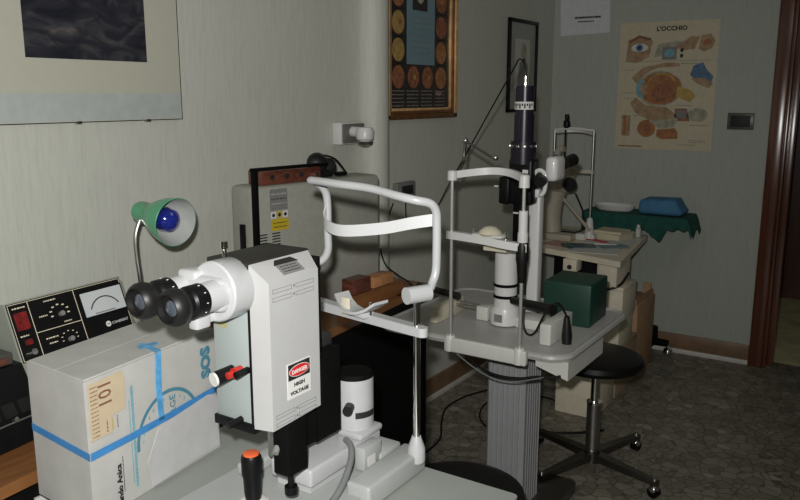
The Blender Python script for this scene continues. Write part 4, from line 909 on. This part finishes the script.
tag(MB().prism(quad(.565, 4.17, .17, .15, -12), .7305, .762).prism(quad(.565, 4.17, .155, .14, -4), .763, .775).build('booklet', M_cpaper), 'thick cream booklet at the back of the far table', 'booklet', 'papers on the far table')
sheet(quad(.57, 3.97, .17, .11, 14), .7335, M_paper, 'white folded leaflet in the middle of the far table', 'leaflet', .006)
sheet(quad(.545, 3.985, .13, .035, -20), .7405, M_redink, 'red striped card on the white leaflet', 'card', .002)
sheet(quad(.66, 3.90, .15, .08, 48), .7335, M_sky, 'pale blue leaflet near the right front corner of the far table', 'leaflet', .003)
t = thing('small_bottle', 'small clear bottle standing at the right edge of the far table', 'bottle', (.68, 4.25, .7325))
MB().lathe([(.014, 0), (.015, .003), (.015, .045), (.008, .052)], (.68, 4.26, .7325), m=mat('bottle_plastic', (.55, .57, .57), .25)).build('body', None, t)
MB().cyl((.68, 4.26, .785), (.68, 4.26, .80), .009, m=M_paper).build('cap', None, t)

# tray stand with cloth
t = thing('tray_stand', 'tray stand on a steel pole behind the far table', 'stand', (.5, 4.45, 0))
MB().bb((.36, 4.34, .828), (.90, 4.56, .838), bev=.003).build('tray', M_steel, t)
MB().cyl((.42, 4.48, .03), (.42, 4.48, .828), .014, m=M_steel).build('pole', None, t)
MB().bb((.14, 4.46, .01), (.44, 4.50, .03), bev=.004).build('foot', M_steel, t)
cl = MB(); NX, NY = 48, 16; vs = []
def drape(i, j):
    x = .33 + .62 * i / NX; yy = j / NY
    if yy < .62: y = 4.575 - .245 * yy / .62; z = .8405
    else:
        k = (yy - .62) / .38; y = 4.328 - .006 * k - .008 * math.sin(i * .9) * k
        ln = .085 + .035 * (1 - i / NX) - .03 * (i / NX) + (.060 if 30 < i < 38 else 0) * math.sin(math.pi * (i - 30) / 8 if 30 < i < 38 else 0) + .008 * math.sin(i * 1.3)
        z = .8405 - ln * k
    if x > .915: k = (x - .915) / .035; z = min(z, .8405 - .09 * k - (.02 * math.sin(j))); 
    return (x if x < .92 else .92 + (x - .92) * .8, y, z)
for s_ in (0, 1):
    for j in range(NY + 1):
        for i in range(NX + 1):
            p_ = drape(i, j); vs.append((p_[0], p_[1] - .0025 * s_, p_[2] + .0025 * s_))
n1 = (NX + 1) * (NY + 1); fs = []
for s_ in (0, 1):
    for j in range(NY):
        for i in range(NX): a = s_ * n1 + j * (NX + 1) + i; fs.append((a, a + 1, a + NX + 2, a + NX + 1))
rimv = [i for i in range(NX + 1)] + [j * (NX + 1) + NX for j in range(1, NY + 1)] + [NY * (NX + 1) + i for i in range(NX - 1, -1, -1)] + [j * (NX + 1) for j in range(NY - 1, 0, -1)]
for a, b in zip(rimv, rimv[1:] + rimv[:1]): fs.append((a, b, b + n1, a + n1))
tag(cl.add(vs, fs).build('green_cloth', M_cloth), 'dark green surgical cloth draped over the tray by the back wall', 'cloth')
t = tag(MB().add(*(lambda prof: ([(.485 + r * 1.0 * math.cos(6.28318 * i / 32) * .118 , 4.44 + r * math.sin(6.28318 * i / 32) * .055, .8445 + z) for r, z in prof for i in range(32)],
     [(k * 32 + i, k * 32 + (i + 1) % 32, (k + 1) * 32 + (i + 1) % 32, (k + 1) * 32 + i) for k in range(len(prof) - 1) for i in range(32)] + [tuple(range(32))[::-1], tuple(range((len(prof) - 1) * 32, len(prof) * 32))]))([(.80, 0), (.92, .010), (1, .032), (.97, .034), (.88, .014), (.5, .008)])).build('oval_dish', M_white2), 'white oval dish on the green cloth by the back wall', 'dish')
bw = MB().box((.755, 4.44, .898), (.245, .17, .104), bev=.026, seg=4)
for v_ in bw.bm.verts:
    k = 1 if v_.co.z > .92 else 0
    v_.co.z += (.012 * math.sin(v_.co.x * 26) - .10 * abs(v_.co.x - .73)) * k
    v_.co.x += .008 * math.sin(v_.co.z * 60) + (.018 if v_.co.x < .70 else -.012) * k
tag(bw.build('wrapped_package', M_bluew), 'blue cloth-wrapped package on the green cloth by the back wall', 'package')

# ------------------------------------------------------------------ cables on the floor
tag(MB().tube([(.20, 3.45, .006), (.14, 3.30, .006), (.13, 3.12, .006), (.20, 2.95, .006), (.28, 2.80, .006), (.30, 2.65, .006)], .0045).build('floor_cable', M_cable), 'thick black cable on the floor along the left skirting', 'cable')
tag(MB().tube([(.62, 2.98, .008), (.52, 3.0, .008), (.40, 3.02, .008), (.30, 3.14, .008), (.27, 3.32, .008), (.36, 3.46, .008), (.50, 3.50, .008), (.60, 3.44, .008)], .004).build('floor_cable', M_cable), 'black cable looped on the floor left of the ribbed column', 'cable')
tag(MB().tube([(.46, 3.16, .008), (.60, 3.10, .008), (.75, 3.17, .008), (.86, 3.28, .008)], .006).build('floor_cable', M_cable), 'black cable on the floor behind the chrome stool', 'cable')
